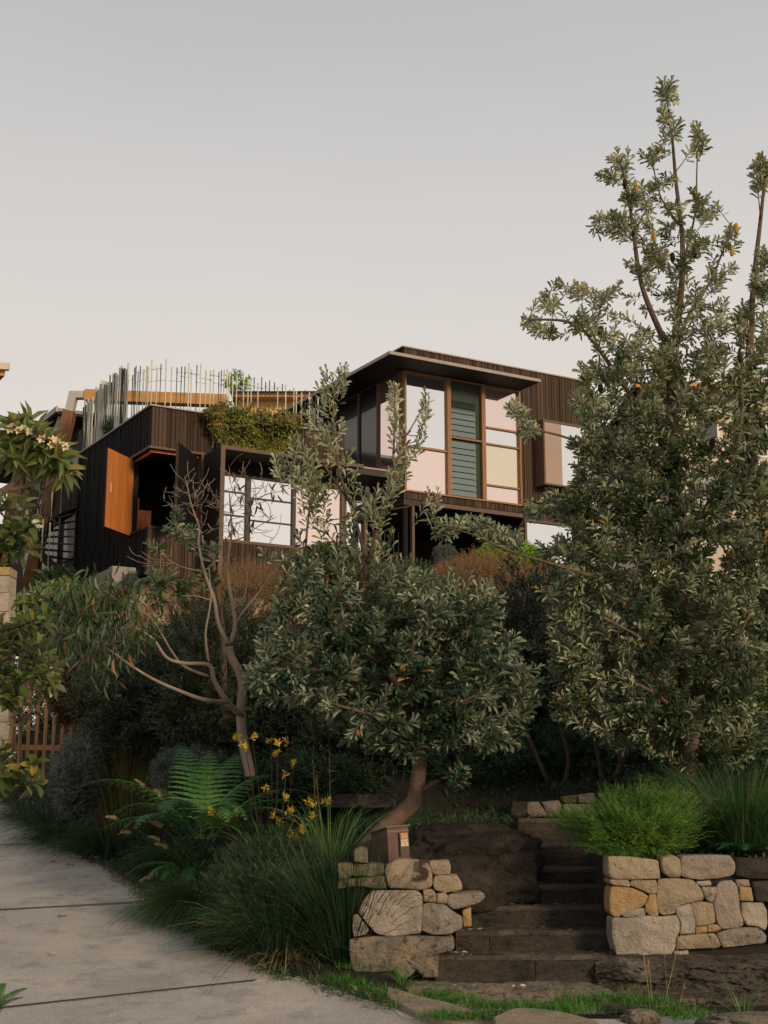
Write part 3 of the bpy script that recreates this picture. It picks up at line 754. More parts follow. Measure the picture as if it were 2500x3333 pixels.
def to_mesh(o):
    """Lettering becomes plain mesh."""
    if o.name not in COL.objects: COL.objects.link(o)
    bpy.context.view_layer.update()
    me = bpy.data.meshes.new_from_object(o.evaluated_get(bpy.context.evaluated_depsgraph_get()))
    n, mb = o.name, o.matrix_basis.copy(); bpy.data.objects.remove(o, do_unlink=True)
    q = bpy.data.objects.new(n, me); COL.objects.link(q); q.matrix_basis = mb; return q
# iron numeral fixed to the block
fd = bpy.data.curves.new('numeral', 'FONT'); fd.body = '5'; fd.size = 0.245; fd.extrude = 0.010; fd.offset = 0.003
fo = bpy.data.objects.new('house_number', fd); COL.objects.link(fo)
p = at(1352, 2862, WY - 0.10)
fo.location = p; fo.rotation_euler = (R(90), R(4), 0)
fd.materials.append(mat('rusty_iron', (0.055, 0.024, 0.019), (0.04, 0.018, 0.014), 20, 0.8))
fo = to_mesh(fo)
tag(fo, 'rust-brown iron numeral 5 fixed to the sandstone pier', 'numeral')

# ------------------------------------------------------------------ steps: each riser is made of cut blocks
steps = thing('stone_steps', (1.2, 12.2, 0), 'dark weathered sandstone steps climbing between the stone pier and the wall', 'steps')
SV = [(1415, 1978, 3113, [0.58]), (1482, 1990, 3034, [0.22]), (1533, 1990, 2953, [0.62]), (1620, 2020, 2887, [0.35]), (1693, 2040, 2828, []), (1700, 2040, 2748, []), (1686, 2040, 2668, [])]
zprev = at(1415, 3192, WY).z
step_z = []
for k, (u0, u1, v, cuts) in enumerate(SV):
    Y = WY + 0.335 * k; z = at(u0, v, Y).z; x0, x1 = at(u0, v, Y).x, at(u1, v, Y).x
    step_z.append((Y, z, x0, x1))
    fr = [0.0] + sorted(c for c in cuts if c > 0) + [1.0]
    for a, b in zip(fr, fr[1:]):
        xa, xb = x0 + (x1 - x0) * a, x0 + (x1 - x0) * b
        nm = NM(); n1, n2 = 12, 4
        dx = (xb - xa - 0.006) / n1; h = z - zprev + 0.05; dy = 0.62
        V = []; sd = rnd.random() * 30
        prof = [(0.02, -h), (0.012, -h * 0.6), (0.005, -h * 0.25), (0.006, -0.028), (0.030, -0.003), (0.12, 0.0), (dy * 0.6, 0.004), (dy, 0.004)]
        for i in range(n1 + 1):
            xx = xa + 0.003 + dx * i
            for (yy, zz) in prof:
                q = Vector((xx * 4 + sd, yy * 9, zz * 9))
                V.append((xx, Y + yy + 0.010 * noise.noise(q), z + zz + 0.007 * noise.noise(q * 1.7) + 0.006 * noise.noise((xx * 2, k, 0))))
        m_ = len(prof)
        nm.add(V, [(i * m_ + j, (i + 1) * m_ + j, (i + 1) * m_ + j + 1, i * m_ + j + 1) for i in range(n1) for j in range(m_ - 1)],
               None)
        for e in (0, n1):   # ends
            idx = [e * m_ + j for j in range(m_)]
            ce = [V[i] for i in idx] + [(V[idx[0]][0], Y + dy, z - h)]
            T = [(m_, j, j + 1) if e == 0 else (m_, j + 1, j) for j in range(m_ - 1)]
            nm.add(ce, None, T)
        nm.build('step_block', 'stone_dark', steps, smooth=False)
    nm = NM(); V = []; n1 = 40          # the worn tread laid on the blocks
    tp = [(-0.004, -0.030), (-0.010, -0.006), (0.010, 0.009), (0.10, 0.012), (0.24, 0.012), (0.40, 0.010)]
    for i in range(n1 + 1):
        xx = x0 + 0.004 + (x1 - x0 - 0.008) * i / n1
        for yy, zz in tp:
            q = Vector((xx * 5, yy * 8, k * 3.1)); V.append((xx, Y + yy + 0.008 * noise.noise(q * 1.6), z + zz + 0.006 * noise.noise(q) + 0.006 * noise.noise((xx * 2, k, 0))))
    m_ = len(tp); nm.add(V, [(i * m_ + j, (i + 1) * m_ + j, (i + 1) * m_ + j + 1, i * m_ + j + 1) for i in range(n1) for j in range(m_ - 1)])
    nm.build('tread', 'tread_stone', steps, smooth=True)
    zprev = z

# ------------------------------------------------------------------ bedrock ledges and boulder
def ledge(name, m, x0, x1, prof, label, cat='rock', nxs=130, amp=0.05, seed=0):
    """A rock outcrop: a stepped profile (y, z) carried along x, broken up by layers and lumps."""
    P = smooth_line([Vector((0, y, z)) for y, z in prof], 8)
    nm = NM(); V = []
    for i in range(nxs + 1):
        f = i / nxs; x = x0 + (x1 - x0) * f
        taper = min(1, min(f, 1 - f) * 10 + 0.25)
        for p in P:
            q = Vector((x * 1.8 + seed, p.y * 3, p.z * 7))
            a = amp * (noise.noise(q) + 0.7 * noise.noise(q * 2.7) + 0.55 * noise.noise(q * 6) + 0.4 * noise.noise(q * 14))
            V.append((x + 0.02 * noise.noise(q * 3), p.y + a - 0.03 * noise.noise((x * 0.9 + seed, 0, 0)) + (1 - taper) * 0.15, p.z + 0.45 * a - (1 - taper) * 0.05))
    m_ = len(P)
    nm.add(V, [(i * m_ + j, (i + 1) * m_ + j, (i + 1) * m_ + j + 1, i * m_ + j + 1) for i in range(nxs) for j in range(m_ - 1)])
    return tag(nm.build(name, m, smooth=False), label, cat)
ledge('bedrock', 'bedrock', -0.15, 2.05, [(11.62, -0.45), (11.66, -0.22), (11.74, -0.10), (11.95, -0.03), (12.22, 0.0), (12.40, 0.03)], 'worn grey bedrock slab in front of the lowest step', amp=0.055, seed=3)
ledge('bedrock', 'bedrock_dark', 1.80, 4.2, [(11.72, -0.75), (11.74, -0.45), (11.76, -0.20), (11.80, -0.08), (11.92, -0.05), (11.98, 0.02), (11.99, 0.12), (12.06, 0.19), (12.20, 0.23), (12.5, 0.25)], 'layered dark bedrock under the sandstone wall at right', amp=0.075, seed=9, nxs=150)
ledge('rock', 'bedrock', 1.48, 2.35, [(11.50, -0.42), (11.52, -0.20), (11.60, -0.11), (11.80, -0.08), (12.0, -0.09)], 'pale rounded rock shelf at the right end of the lowest step', amp=0.045, seed=21, nxs=40)
def boulder(name, m, c, r, label, seed=0, flat=0.6, amp=0.3, cat='rock'):
    bm = bmesh.new(); bmesh.ops.create_icosphere(bm, subdivisions=5, radius=1)
    for v in bm.verts:
        d = v.co.normalized()
        f = 1 + amp * noise.noise(d * 1.3 + Vector((seed, 0, 0))) + 0.12 * noise.noise(d * 3.4 + Vector((seed, 3, 0))) + 0.07 * noise.noise(d * 6 + Vector((seed, 9, 0))) + 0.035 * noise.noise(d * 14) + 0.02 * noise.noise(d * 30)
        k = Vector((math.copysign(abs(d.x) ** flat, d.x), math.copysign(abs(d.y) ** flat, d.y), math.copysign(abs(d.z) ** flat, d.z)))
        v.co = Vector((k.x * r[0], k.y * r[1], k.z * r[2])) * f
    me = bpy.data.meshes.new(name); bm.to_mesh(me); bm.free()
    me.polygons.foreach_set('use_smooth', np.ones(len(me.polygons), dtype=bool))
    o = link(name, me, m, None, c); return tag(o, label, cat)
bc = at(1520, 2790, 13.9)
boulder('boulder', 'boulder', (bc.x, 13.75, bc.z - 0.13), (0.66, 0.85, 0.42), 'large rounded brown boulder behind the letter box, left of the steps', 4)
lowr = [('rock', 'bedrock', at(2085, 3312, 10.75), (0.13, 0.12, 0.06), 'small pale rock in the grass at the foot of the steps', 2),
        ('rock', 'bedrock', at(2440, 3325, 10.4), (0.34, 0.2, 0.05), 'low pale kerb rock at the bottom right corner', 8)]
for n_, m_, c_, r_, l_, s_ in lowr: boulder(n_, m_, c_, r_, l_, s_, 0.75, 0.25)
# flat edging stones along the drive
def flag(poly, z, h, label):
    nm = NM(); c = Vector((0, 0, 0)); P = [Vector(p) for p in poly]
    for p in P: c += p / len(P)
    R0 = smooth_line(P + [P[0]], 4)[:-1]; N = len(R0)
    V = []
    for f, dz in ((1.0, -h), (1.0, -0.012), (0.97, 0.0), (0.5, 0.001)):
        for p in R0:
            q = c + (p - c) * f; V.append((q.x, q.y, z + (q.y - c.y) * 0.1 + dz + 0.01 * noise.noise((q.x * 5, q.y * 5, f))))
    V.append((c.x, c.y, z + 0.001))
    Q = [(k * N + i, k * N + (i + 1) % N, (k + 1) * N + (i + 1) % N, (k + 1) * N + i) for k in range(3) for i in range(N)]
    nm.add(V, Q, [(3 * N + i, 3 * N + (i + 1) % N, 4 * N) for i in range(N)])
    return tag(nm.build('edging_stone', 'paver', smooth=False), label, 'paving stone', 'edging stones along the drive')
def gp(u, v, z):
    d = ray(u, v); k = (z - EYE) / d[2]; return (d[0] * k, d[1] * k, z)
flag([gp(1260, 3240, -0.02), gp(1400, 3262, -0.02), gp(1580, 3292, -0.02), gp(1612, 3305, -0.02), gp(1560, 3312, -0.02), gp(1400, 3296, -0.02), gp(1270, 3262, -0.02)], -0.02, 0.1, 'long sand-coloured edging stone between drive and grass, nearer the pier')
flag([gp(1605, 3318, -0.03), gp(1700, 3300, -0.03), gp(1850, 3312, -0.03), gp(1960, 3335, -0.03), gp(1900, 3380, -0.03), gp(1650, 3360, -0.03)], -0.03, 0.1, 'flat pale edging stone at the bottom edge, nearer the steps')
flag([gp(1185, 3204, 0.0), gp(1225, 3200, 0.0), gp(1242, 3212, 0.0), gp(1200, 3219, 0.0)], 0.0, 0.08, 'small flat grey stone at the foot of the pier')

# upper retaining edge behind the boulder
uw = thing('upper_stone_wall', (2.0, 15.4, 1.3), 'low dark row of mossy stones on the terrace behind the boulder', 'wall')
S6 = 0.3918
for m, poly in [('stone_dark', [(940,285),(1050,280),(1058,380),(1040,400),(930,400)]), ('stone_grey', [(1065,285),(1160,280),(1235,405),(1090,405),(1062,360)]), ('stone_grey', [(1180,285),(1330,268),(1345,330),(1330,405),(1245,402)]),
                ('stone_moss', [(1360,235),(1470,225),(1475,285),(1365,285)]), ('stone_grey', [(1365,300),(1550,298),(1545,400),(1370,400)]), ('stone_grey', [(1485,225),(1620,205),(1625,290),(1490,290)]),
                ('stone_grey', [(1555,300),(1700,295),(1700,400),(1560,400)])]:
    stone('stone', poly, S6, (1300, 2500), 15.3, m, uw, depth=0.22)
sl = thing('timber_sleeper', at(1130, 2610, 15.3), 'long low weathered timber sleeper behind the yellow flowers', 'garden edging')
nm = NM(); a, b = at(1000, 2585, 15.3), at(1290, 2628, 15.3)
add_box(nm, (a.x, 15.3, b.z), (b.x - a.x, 0, 0), (0, 0.16, 0), (0, 0, a.z - b.z)); nm.build('board', 'bedrock_dark', sl)

# ------------------------------------------------------------------ letter box
mb0 = at(1266, 2800, 12.42)
mbox = thing('letter_box', mb0, 'brown metal letter box with slot and two stickers leaning on the stone pier', 'mailbox')
mbox.rotation_euler = (0, R(-4), R(24))
def mpart(name, m, V, Q, parent=mbox):
    nm = NM(); nm.add(V, Q); o = nm.build(name, m); o.parent = parent; return o
w_, d_, h0, h1 = 0.205, 0.36, 0.275, 0.215
V = [(0, 0, -.03), (w_, 0, -.03), (w_, d_, -.03), (0, d_, -.03), (0, 0, h0), (w_, 0, h0), (w_, d_, h1), (0, d_, h1)]
mpart('body', 'mailbox', V, BOXF)
ov = 0.014
V = [(-ov, -ov, h0 + .002), (w_ + ov, -ov, h0 + .002), (w_ + ov, d_ + ov, h1 + .002), (-ov, d_ + ov, h1 + .002)]
V = V + [(x, y, z + 0.014) for x, y, z in V]
lid = mpart('lid', 'mailbox', V, BOXF)
mpart('worn_edge', 'mailbox_edge', box_pts((-ov, -ov - .003, h0 + .010), (w_ + 2 * ov, 0, 0), (0, .003, 0), (0, 0, .007)), BOXF)
mpart('drip_edge', 'mailbox_edge', box_pts((-0.002, -.006, h0 - .036), (w_ + .004, 0, 0), (0, .006, 0), (0, 0, .009)), BOXF)
mpart('slot', 'slot', box_pts((0.100, -.004, .02), (.017, 0, 0), (0, .004, 0), (0, 0, .205)), BOXF)
mpart('sticker', 'sticker_orange', box_pts((0.128, -.003, .170), (.068, 0, 0), (0, .003, 0), (0, 0, .052)), BOXF)
mpart('sticker', 'sticker_cream', box_pts((0.128, -.003, .108), (.070, 0, 0), (0, .003, 0), (0, 0, .058)), BOXF)
for body, x, z, sz in (('NO ADVERTISING', 0.131, 0.148, 0.0085), ('MATERIAL', 0.142, 0.134, 0.0085), ('PLEASE', 0.147, 0.120, 0.0085)):
    cu = bpy.data.curves.new('lettering', 'FONT'); cu.body = body; cu.size = sz; cu.extrude = 0.0003
    cu.materials.append(M['ink'])
    o = to_mesh(bpy.data.objects.new('lettering', cu)); o.parent = mbox; o.location = (x, -.0036, z); o.rotation_euler = (R(90), 0, 0)

# ------------------------------------------------------------------ the timber house
house = thing('timber_house', hp(0, 0, 5.6), 'dark timber-clad house with projecting glazed upper storey and rooftop terrace', 'house')
def planks(parent, m, s0, s1, z0, z1, t=0.0, side=False, wmin=0.055, wmax=0.105, gap=0.012, skip=None):
    """Vertical boards of mixed width standing proud of their backing; along s, or along t on a side wall."""
    x = s0
    while x < s1 - 0.02:
        w = min(rnd.uniform(wmin, wmax), s1 - x)
        d = rnd.uniform(0.022, 0.040)
        za, zb = z0, z1
        if not (skip and skip(x, x + w)):
            if side: hpiece('plank', m, parent, t - d, t, x, x + w - gap, za, zb)
            else: hpiece('plank', m, parent, x, x + w - gap, t - d, t, za, zb)
        x += w
LS, LE = -6.03, -1.54
wing = hpart('wing_wall', 'wall_dark', house,
    (LS, LE, 0.0, 0.16, 8.62, 9.44), (LS, -4.45, 0.0, 0.16, 5.98, 6.93), (-4.45, LE, 0.0, 0.16, 5.98, 6.80), (-4.90, -4.72, 0.0, 0.16, 6.93, 8.62), (-4.72, LE, 0.002, 0.16, 8.24, 8.62),
    (LS, LS + 0.16, 0.16, 4.75, 8.62, 9.44), (LS, LS + 0.16, 0.16, 4.75, 5.98, 6.93), (LS, LS + 0.16, 1.08, 4.75, 6.93, 8.62), (LS + 0.16, LE, 4.59, 4.75, 5.98, 9.44), (LE - 0.16, LE, 0.16, 4.59, 5.98, 9.2))
planks(wing, 'plank', LS, LE, 8.60, 9.44)
planks(wing, 'plank', LS, -4.87, 5.95, 6.90)
planks(wing, 'plank', -4.74, LE, 5.95, 6.78)
planks(wing, 'plank', -4.91, -4.76, 6.90, 8.60)
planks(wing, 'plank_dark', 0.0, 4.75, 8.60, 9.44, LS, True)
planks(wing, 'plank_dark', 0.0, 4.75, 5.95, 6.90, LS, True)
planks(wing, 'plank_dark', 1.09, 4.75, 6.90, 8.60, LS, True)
hpart('parapet_capping', 'lip', house, (LS - 0.07, LE, -0.07, 0.20, 9.445, 9.475), (LS - 0.07, LS + 0.20, 0.20, 4.80, 9.445, 9.475))
hpart('roof_deck', 'soil', house, (LS + 0.16, LE - 0.16, 0.16, 4.59, 9.05, 9.2))
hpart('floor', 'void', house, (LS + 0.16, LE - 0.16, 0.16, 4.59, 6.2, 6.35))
hpart('underside', 'soffit', house, (LS + 0.02, LE, 0.02, 4.75, 5.90, 5.975))
hpart('ceiling', 'soffit', house, (LS + 0.16, LE - 0.16, 0.17, 4.58, 8.64, 8.70))
# corner opening: head trim, jamb, sill, timber room behind
op = hpart('corner_window', 'frame_dark', house, (LS - 0.05, -4.86, -0.065, 0.0, 8.555, 8.60), (LS - 0.05, LS, 0.0, 1.09, 8.555, 8.60), (-4.93, -4.87, -0.055, 0.16, 6.93, 8.555))
hpart('sill', 'soffit', op, (LS - 0.02, -4.87, -0.06, 0.2, 6.90, 6.945), (LS - 0.05, LS + 0.2, 0.2, 1.09, 6.90, 6.945))
hpart('head_lining', 'orange_timber', op, (LS + 0.02, -4.95, 0.06, 0.10, 8.50, 8.555), (LS + 0.06, LS + 0.10, 0.10, 1.05, 8.50, 8.555))
hpart('room_lining', 'orange_timber', op, (LS + 0.17, -5.15, 2.2, 2.25, 6.35, 7.75), (LS + 0.17, LS + 0.20, 1.1, 2.2, 6.35, 7.75))
hpart('room_back', 'void', op, (-5.15, -4.0, 2.6, 2.65, 6.35, 8.6), (-4.75, -4.70, 0.2, 2.6, 6.35, 8.6))
hpart('shelf', 'orange_timber', op, (LS + 0.2, -5.35, 1.2, 1.6, 7.02, 7.06))
for i in range(3):
    tag(hpart('book', 'sticker_orange' if i < 2 else 'white_paint', None, (LS + 0.32, LS + 0.62, 1.24, 1.45, 7.062 + 0.03 * i, 7.088 + 0.03 * i)),
        ('lower red book lying on the shelf in the corner window', 'second red book lying on the shelf in the corner window', 'white book topmost on the shelf in the corner window')[i], 'book', 'books on the window shelf')
def shutter(hinge, free, z0, z1, inner, outer, label):
    """A board shutter: frame boards one by one on a thin backing."""
    h, f = Vector(hinge), Vector(free)
    d = (f - h); L = d.length; d.normalize(); nrm_ = Vector((-d.y, d.x, 0))
    nm = NM(); add_box(nm, h + Vector((0, 0, z0)) - nrm_ * 0.02, d * L, nrm_ * 0.04, (0, 0, z1 - z0)); sh = nm.build('shutter', outer, house); sh['label'] = label
    x = 0.0
    while x < L - 0.01:
        w = min(0.075, L - x)
        for sgn, mm in ((1, inner), (-1, outer)):
            nm = NM(); add_box(nm, h + d * x + nrm_ * (0.021 if sgn > 0 else -0.034) + Vector((0, 0, z0 + 0.01)), d * (w - 0.006), nrm_ * 0.012, (0, 0, z1 - z0 - 0.02)); nm.build('board', mm, sh)
        x += w
    return sh, h, d, nrm_, L
h = hp(LS - 0.03, 0.95, 0); fr = Vector((h.x - 0.34, h.y - 1.02, 0))
sh, h_, d_, n_, L_ = shutter(h, fr, 6.88, 8.52, 'orange_timber', 'plank_dark', 'orange timber shutter standing open at the house corner')
nm = NM(); add_box(nm, h_ + d_ * (L_ - 0.16) + n_ * 0.036 + Vector((0, 0, 7.62)), d_ * 0.022, n_ * 0.02, (0, 0, 0.20)); nm.build('pull', 'sticker_cream', sh)
h2 = hp(-5.06, -0.05, 0); f2 = at(574, 1600, 26.25); f2.z = 0
shutter(h2, f2, 6.95, 8.50, 'plank_dark', 'plank', 'dark boarded shutter standing open beside the corner window')
# projecting window box
bx = hpart('window_box', 'soffit', house, (-4.87, -4.80, -0.93, -0.035, 5.95, 8.50), (-4.87, LE - 0.05, -0.93, -0.035, 8.50, 8.56))
hpart('edge_trim', 'frame_dark', bx, (-4.885, -4.79, -0.955, -0.93, 5.93, 8.57), (-4.79, LE - 0.04, -0.955, -0.93, 8.495, 8.57))
lw = hpart('window', 'frame_dark', house, (-4.72, LE, -0.03, 0.12, 6.78, 6.84), (-4.72, LE, -0.012, 0.12, 8.20, 8.24), (LE - 0.07, LE, -0.02, 0.12, 6.84, 8.20))
for a, b, zz in ((-4.72, -3.88, (6.84, 7.36, 7.86, 8.20)), (-3.78, -2.80, (6.84, 7.30, 7.78, 8.20)), (-2.72, LE - 0.07, (6.84, 8.20))):
    for z0, z1 in zip(zz, zz[1:]): hpart('pane', 'pane' if a < -3 else 'pane_pink', lw, (a, b, 0.03, 0.05, z0, z1))
    for z in zz[1:-1]: hpart('transom', 'steel_black', lw, (a, b, 0.0, 0.029, z - 0.014, z + 0.014))
hpart('mullion', 'steel_black', lw, (-3.88, -3.78, -0.02, 0.12, 6.80, 8.24)); hpart('mullion', 'steel_black', lw, (-2.80, -2.72, -0.02, 0.12, 6.80, 8.24))
# link between wing and tower
hpart('terrace_edge', 'soffit', house, (LE, -0.02, 0.0, 3.0, 8.62, 8.78)); hpart('terrace_trim', 'lip', house, (LE, -0.02, -0.02, 0.0, 8.755, 8.79))
lk = hpart('link_wall', 'frame_dark', house, (-1.50, -1.42, 1.2, 1.3, 6.0, 8.62), (-0.9, -0.82, 1.2, 1.3, 6.0, 8.62), (-0.35, -0.27, 1.2, 1.3, 6.0, 8.62))
for a, b in ((-1.42, -0.9), (-0.82, -0.35)): hpart('pane', 'pane', lk, (a, b, 1.24, 1.26, 6.3, 8.55))
hpart('post', 'frame', house, (-0.62, -0.52, 0.25, 0.35, 6.2, 7.4))
# tower
tw = hpart('tower_wall', 'wall_dark', house, (0.0, 5.25, 0.0, 0.18, 11.28, 11.74), (3.25, 5.25, 0.002, 0.18, 8.03, 11.28), (3.25, 3.36, 0.002, 0.18, 5.4, 8.03), (4.82, 5.25, 0.002, 0.18, 5.4, 8.03), (3.36, 4.82, 0.002, 0.18, 5.4, 7.06),
           (0.0, 0.18, 0.18, 5.5, 11.28, 11.74), (5.07, 5.25, 0.18, 5.5, 5.4, 11.74), (0.0, 5.07, 5.32, 5.5, 5.4, 11.74))
planks(tw, 'plank', 0.0, 3.25, 11.27, 11.74)
planks(tw, 'plank', 3.27, 5.25, 8.05, 11.74)
planks(tw, 'plank', 3.27, 5.25, 5.4, 7.04)
planks(tw, 'plank', 4.84, 5.25, 7.05, 8.04)
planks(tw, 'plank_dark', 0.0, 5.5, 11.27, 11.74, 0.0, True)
hpart('capping', 'lip', house, (-0.06, 5.30, -0.06, 0.20, 11.745, 11.775), (-0.06, 0.20, 0.20, 5.55, 11.745, 11.775))
hpart('roof', 'roof_grey', house, (0.18, 5.07, 0.18, 5.32, 11.45, 11.6))
cn = hpart('canopy', 'soffit', house, (-0.86, 3.24, -0.84, -0.045, 11.20, 11.262), (-0.86, -0.045, -0.045, 5.0, 11.20, 11.262), (0.02, 5.0, 0.0, 5.3, 11.20, 11.24))
hpart('edge_lip', 'lip', cn, (-0.885, 3.25, -0.865, -0.84, 11.195, 11.268), (-0.885, -0.86, -0.84, 5.0, 11.195, 11.268))
fl = hpart('upper_floor', 'soffit', house, (0.0, 3.25, 0.03, 5.3, 8.06, 8.36)); planks(fl, 'plank', 0.0, 3.25, 8.20, 8.355, 0.03)
hpart('beam', 'frame_dark', house, (0.45, 3.25, -0.06, 0.02, 8.075, 8.17))
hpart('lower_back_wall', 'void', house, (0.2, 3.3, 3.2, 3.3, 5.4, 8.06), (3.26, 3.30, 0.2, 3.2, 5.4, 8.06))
for a, b in ((0.02, 0.12), (0.24, 0.30)): hpart('post', 'plank_dark' if a < .1 else 'frame_dark', house, (a, b, 0.05, 0.15, 5.4, 8.06))
for k in range(7): hpart('slat', 'rod_pale', house, (1.0 + 0.13 * k, 1.015 + 0.13 * k, 2.6, 2.615, 7.4, 8.0))
hpart('balustrade', 'steel_black', house, (-1.5, 0.25, -0.35, -0.30, 5.6, 6.62))
# tower glazing
F0 = -0.04
def win(name, s0, s1, z0, z1, w=0.06, m='frame', parent=house):
    return hpart(name, m, parent, (s0, s0 + w, F0, 0.10, z0, z1), (s1 - w, s1, F0, 0.10, z0, z1), (s0 + w, s1 - w, F0, 0.10, z0, z0 + w * 0.8), (s0 + w, s1 - w, F0, 0.10, z1 - w * 0.8, z1))
wA = win('window', 0.0, 1.20, 8.36, 11.19, 0.045)
hpart('pane', 'pane', wA, (0.045, 1.155, 0.03, 0.05, 9.45, 11.15)); hpart('pane', 'pane_pink', wA, (0.045, 1.155, 0.03, 0.05, 8.40, 9.40)); hpart('transom', 'frame', wA, (0.045, 1.155, -0.02, 0.06, 9.40, 9.45))
wB = win('window', 1.205, 2.17, 8.36, 11.19, 0.05)
hpart('screen', 'mesh_green', wB, (1.255, 2.12, 0.06, 0.08, 8.40, 11.15)); hpart('transom', 'frame', wB, (1.255, 2.12, -0.02, 0.058, 9.77, 9.81))
me = NM(); add_box(me, (0, 0, 0), (0.70, 0, 0), (0, 0.006, 0), (0, 0, 0.155)); bl = me.mesh('blade'); bl.materials.append(M['louvre'])
for z0, n in ((8.42, 9), (9.83, 6)):
    for k in range(n):
        o = bpy.data.objects.new('louvre_blade', bl); COL.objects.link(o)
        o.location = hp(1.26, -0.005, z0 + 0.142 * k); o.rotation_euler = (R(-10), 0, HROT)
        o.parent = wB; o.matrix_parent_inverse = parent_inv(wB)
wC = win('window', 2.175, 3.25, 8.36, 11.19, 0.05)
for (z0, z1, m) in ((8.40, 8.75, 'pane_pink'), (8.79, 9.745, 'pane_cream'), (9.785, 10.145, 'pane'), (10.185, 11.15, 'pane_pink')):
    hpart('pane', m, wC, (2.225, 3.20, 0.03, 0.05, z0, z1))
for z in (8.75, 9.745, 10.145): hpart('transom', 'frame', wC, (2.225, 3.20, -0.02, 0.06, z, z + 0.04))
# glazing on the terrace side of the tower
sw = hpart('side_window', 'frame_dark', house, *[(-0.03, 0.08, t, t + 0.07, 8.36, 11.2) for t in (0.11, 1.15, 2.07, 3.2, 4.4)], (-0.02, 0.08, 0.11, 4.4, 8.36, 8.42))
for a, b in ((0.18, 1.15), (1.22, 2.07), (2.14, 3.2), (3.27, 4.4)): hpart('pane', 'pane_pink' if a < 1 else 'pane_dark', sw, (0.01, 0.03, a, b, 8.42, 11.19))
# projecting bay and lower window on the right
by = hpart('bay_window', 'frame_dark', house, (3.62, 5.1, -0.42, -0.045, 8.86, 8.90), (3.62, 5.1, -0.42, -0.045, 10.40, 10.46), (3.62, 3.66, -0.42, -0.045, 8.90, 10.40), (5.06, 5.1, -0.42, -0.045, 8.90, 10.40))
hpart('panel', 'bay_paint', by, (3.66, 4.16, -0.41, -0.36, 8.90, 10.40)); hpart('pane', 'pane', by, (4.17, 5.06, -0.40, -0.37, 8.90, 10.40))
lo = win('window', 3.30, 4.84, 7.04, 8.06, 0.06, 'frame_dark'); hpart('pane', 'pane', lo, (3.36, 4.78, 0.03, 0.05, 7.08, 8.02))
# rendered plinth and planter under the wing
hpart('plinth', 'render_wall', house, (-6.0, 0.2, 0.6, 0.9, 4.2, 5.9), (-6.0, -5.7, 0.9, 4.7, 4.2, 5.9))
pl = thing('planter_wall', hp(-6.7, 0, 5), 'pale concrete planter wall below the dark corner of the house', 'wall')
hpart('side', 'concrete_wall', pl, (-6.72, -6.52, 0.2, 6.5, 4.2, 6.05)); hpart('front', 'concrete_wall', pl, (-6.735, -6.25, -0.02, 0.2, 4.2, 6.07))

# pale half-round finials seen on the window sill
for i, (s, t) in enumerate(((-5.32, 0.08), (-5.14, 0.08))):
    nm = NM(); c = hp(s, t, 6.947); n = 12
    V = []
    for y in (0, 0.03):
        for k in range(n + 1):
            a = math.pi * k / n; V.append(tuple(c + HA * (0.085 * math.cos(a)) + HB * y + Vector((0, 0, 0.09 * math.sin(a)))))
    nm.add(V, [(k + 1, k, n + 1 + k, n + 2 + k) for k in range(n)], [(0, k, k + 1) for k in range(1, n)] + [(n + 1, n + 2 + k, n + 1 + k) for k in range(1, n)])
    tube(nm, [c + Vector((0, 0, 0.09)), c + Vector((0, 0, 0.26))], 0.012, 6)
    tag(nm.build('ornament', 'rod_pale'), ('pale green half-round ornament on the window sill, nearer the orange shutter', 'pale green half-round ornament on the window sill, nearer the dark shutter')[i], 'ornament', 'ornaments on the window sill')

# ------------------------------------------------------------------ rooftop screen of thin rods
rail = thing('rod_screen', hp(-5, 1, 9.2), 'rooftop screen of thin pale green and dark upright rods', 'balustrade')
rodme = {}
for key in ('rod_pale', 'rod_dark'):
    nm = NM(); tube(nm, [(0, 0, 0), (0, 0, 1)], 1.0, 6); me = nm.mesh(key); me.materials.append(M[key]); rodme[key] = me
def rod(parent, p, z0, z1, key, r):
    o = bpy.data.objects.new('rod', rodme[key]); COL.objects.link(o); o.location = (p.x, p.y, z0); o.scale = (r, r, z1 - z0)
    o.parent = parent; o.matrix_parent_inverse = parent_inv(parent); return o
def rods(path, spacing, z0, ztop, jit, rr=0.013):
    P = smooth_line([hp(s, t, 0) for s, t in path], 8)
    acc = 0.0; nxt = 0.0; tops = []
    for a, b in zip(P, P[1:]):
        l = (b - a).length
        while nxt <= acc + l:
            p = a + (b - a) * ((nxt - acc) / l)
            pale = rnd.random() < 0.64
            z = ztop + rnd.uniform(-jit, jit)
            p2 = p + HB * rnd.uniform(-0.03, 0.03)
            rod(rail, p2, z0, z, 'rod_pale' if pale else 'rod_dark', rr * (1.45 if pale else 1.0))
            tops.append((p, z)); nxt += spacing * rnd.uniform(0.6, 1.4)
        acc += l
    return tops
T1 = rods([(-5.93, 4.9), (-5.93, 4.4), (-5.92, 4.05)], 0.10, 9.48, 10.75, 0.08, 0.019)
T1 += rods([(-5.93, 4.0), (-5.9, 3.0), (-5.88, 1.9)], 0.070, 9.48, 10.92, 0.12, 0.018)
T1 += rods([(-5.85, 1.75), (-5.7, 1.1), (-5.2, 0.75), (-4.2, 0.8), (-3.0, 1.0), (-2.0, 1.1), (-1.6, 1.15)], 0.098, 9.2, 10.72, 0.10)
nm = NM()
for (a, za), (b, zb) in zip(T1, T1[2:]):
    if rnd.random() < 0.75:
        z = min(za, zb) - rnd.choice((0.10, 0.22, 0.30)); d = (b - a) * 0.12
        if (b - a).length < 0.6: tube(nm, [a - d + Vector((0, 0, z)), b + d + Vector((0, 0, z))], 0.006, 4)
nm.build('tie_wire', 'wire', rail)

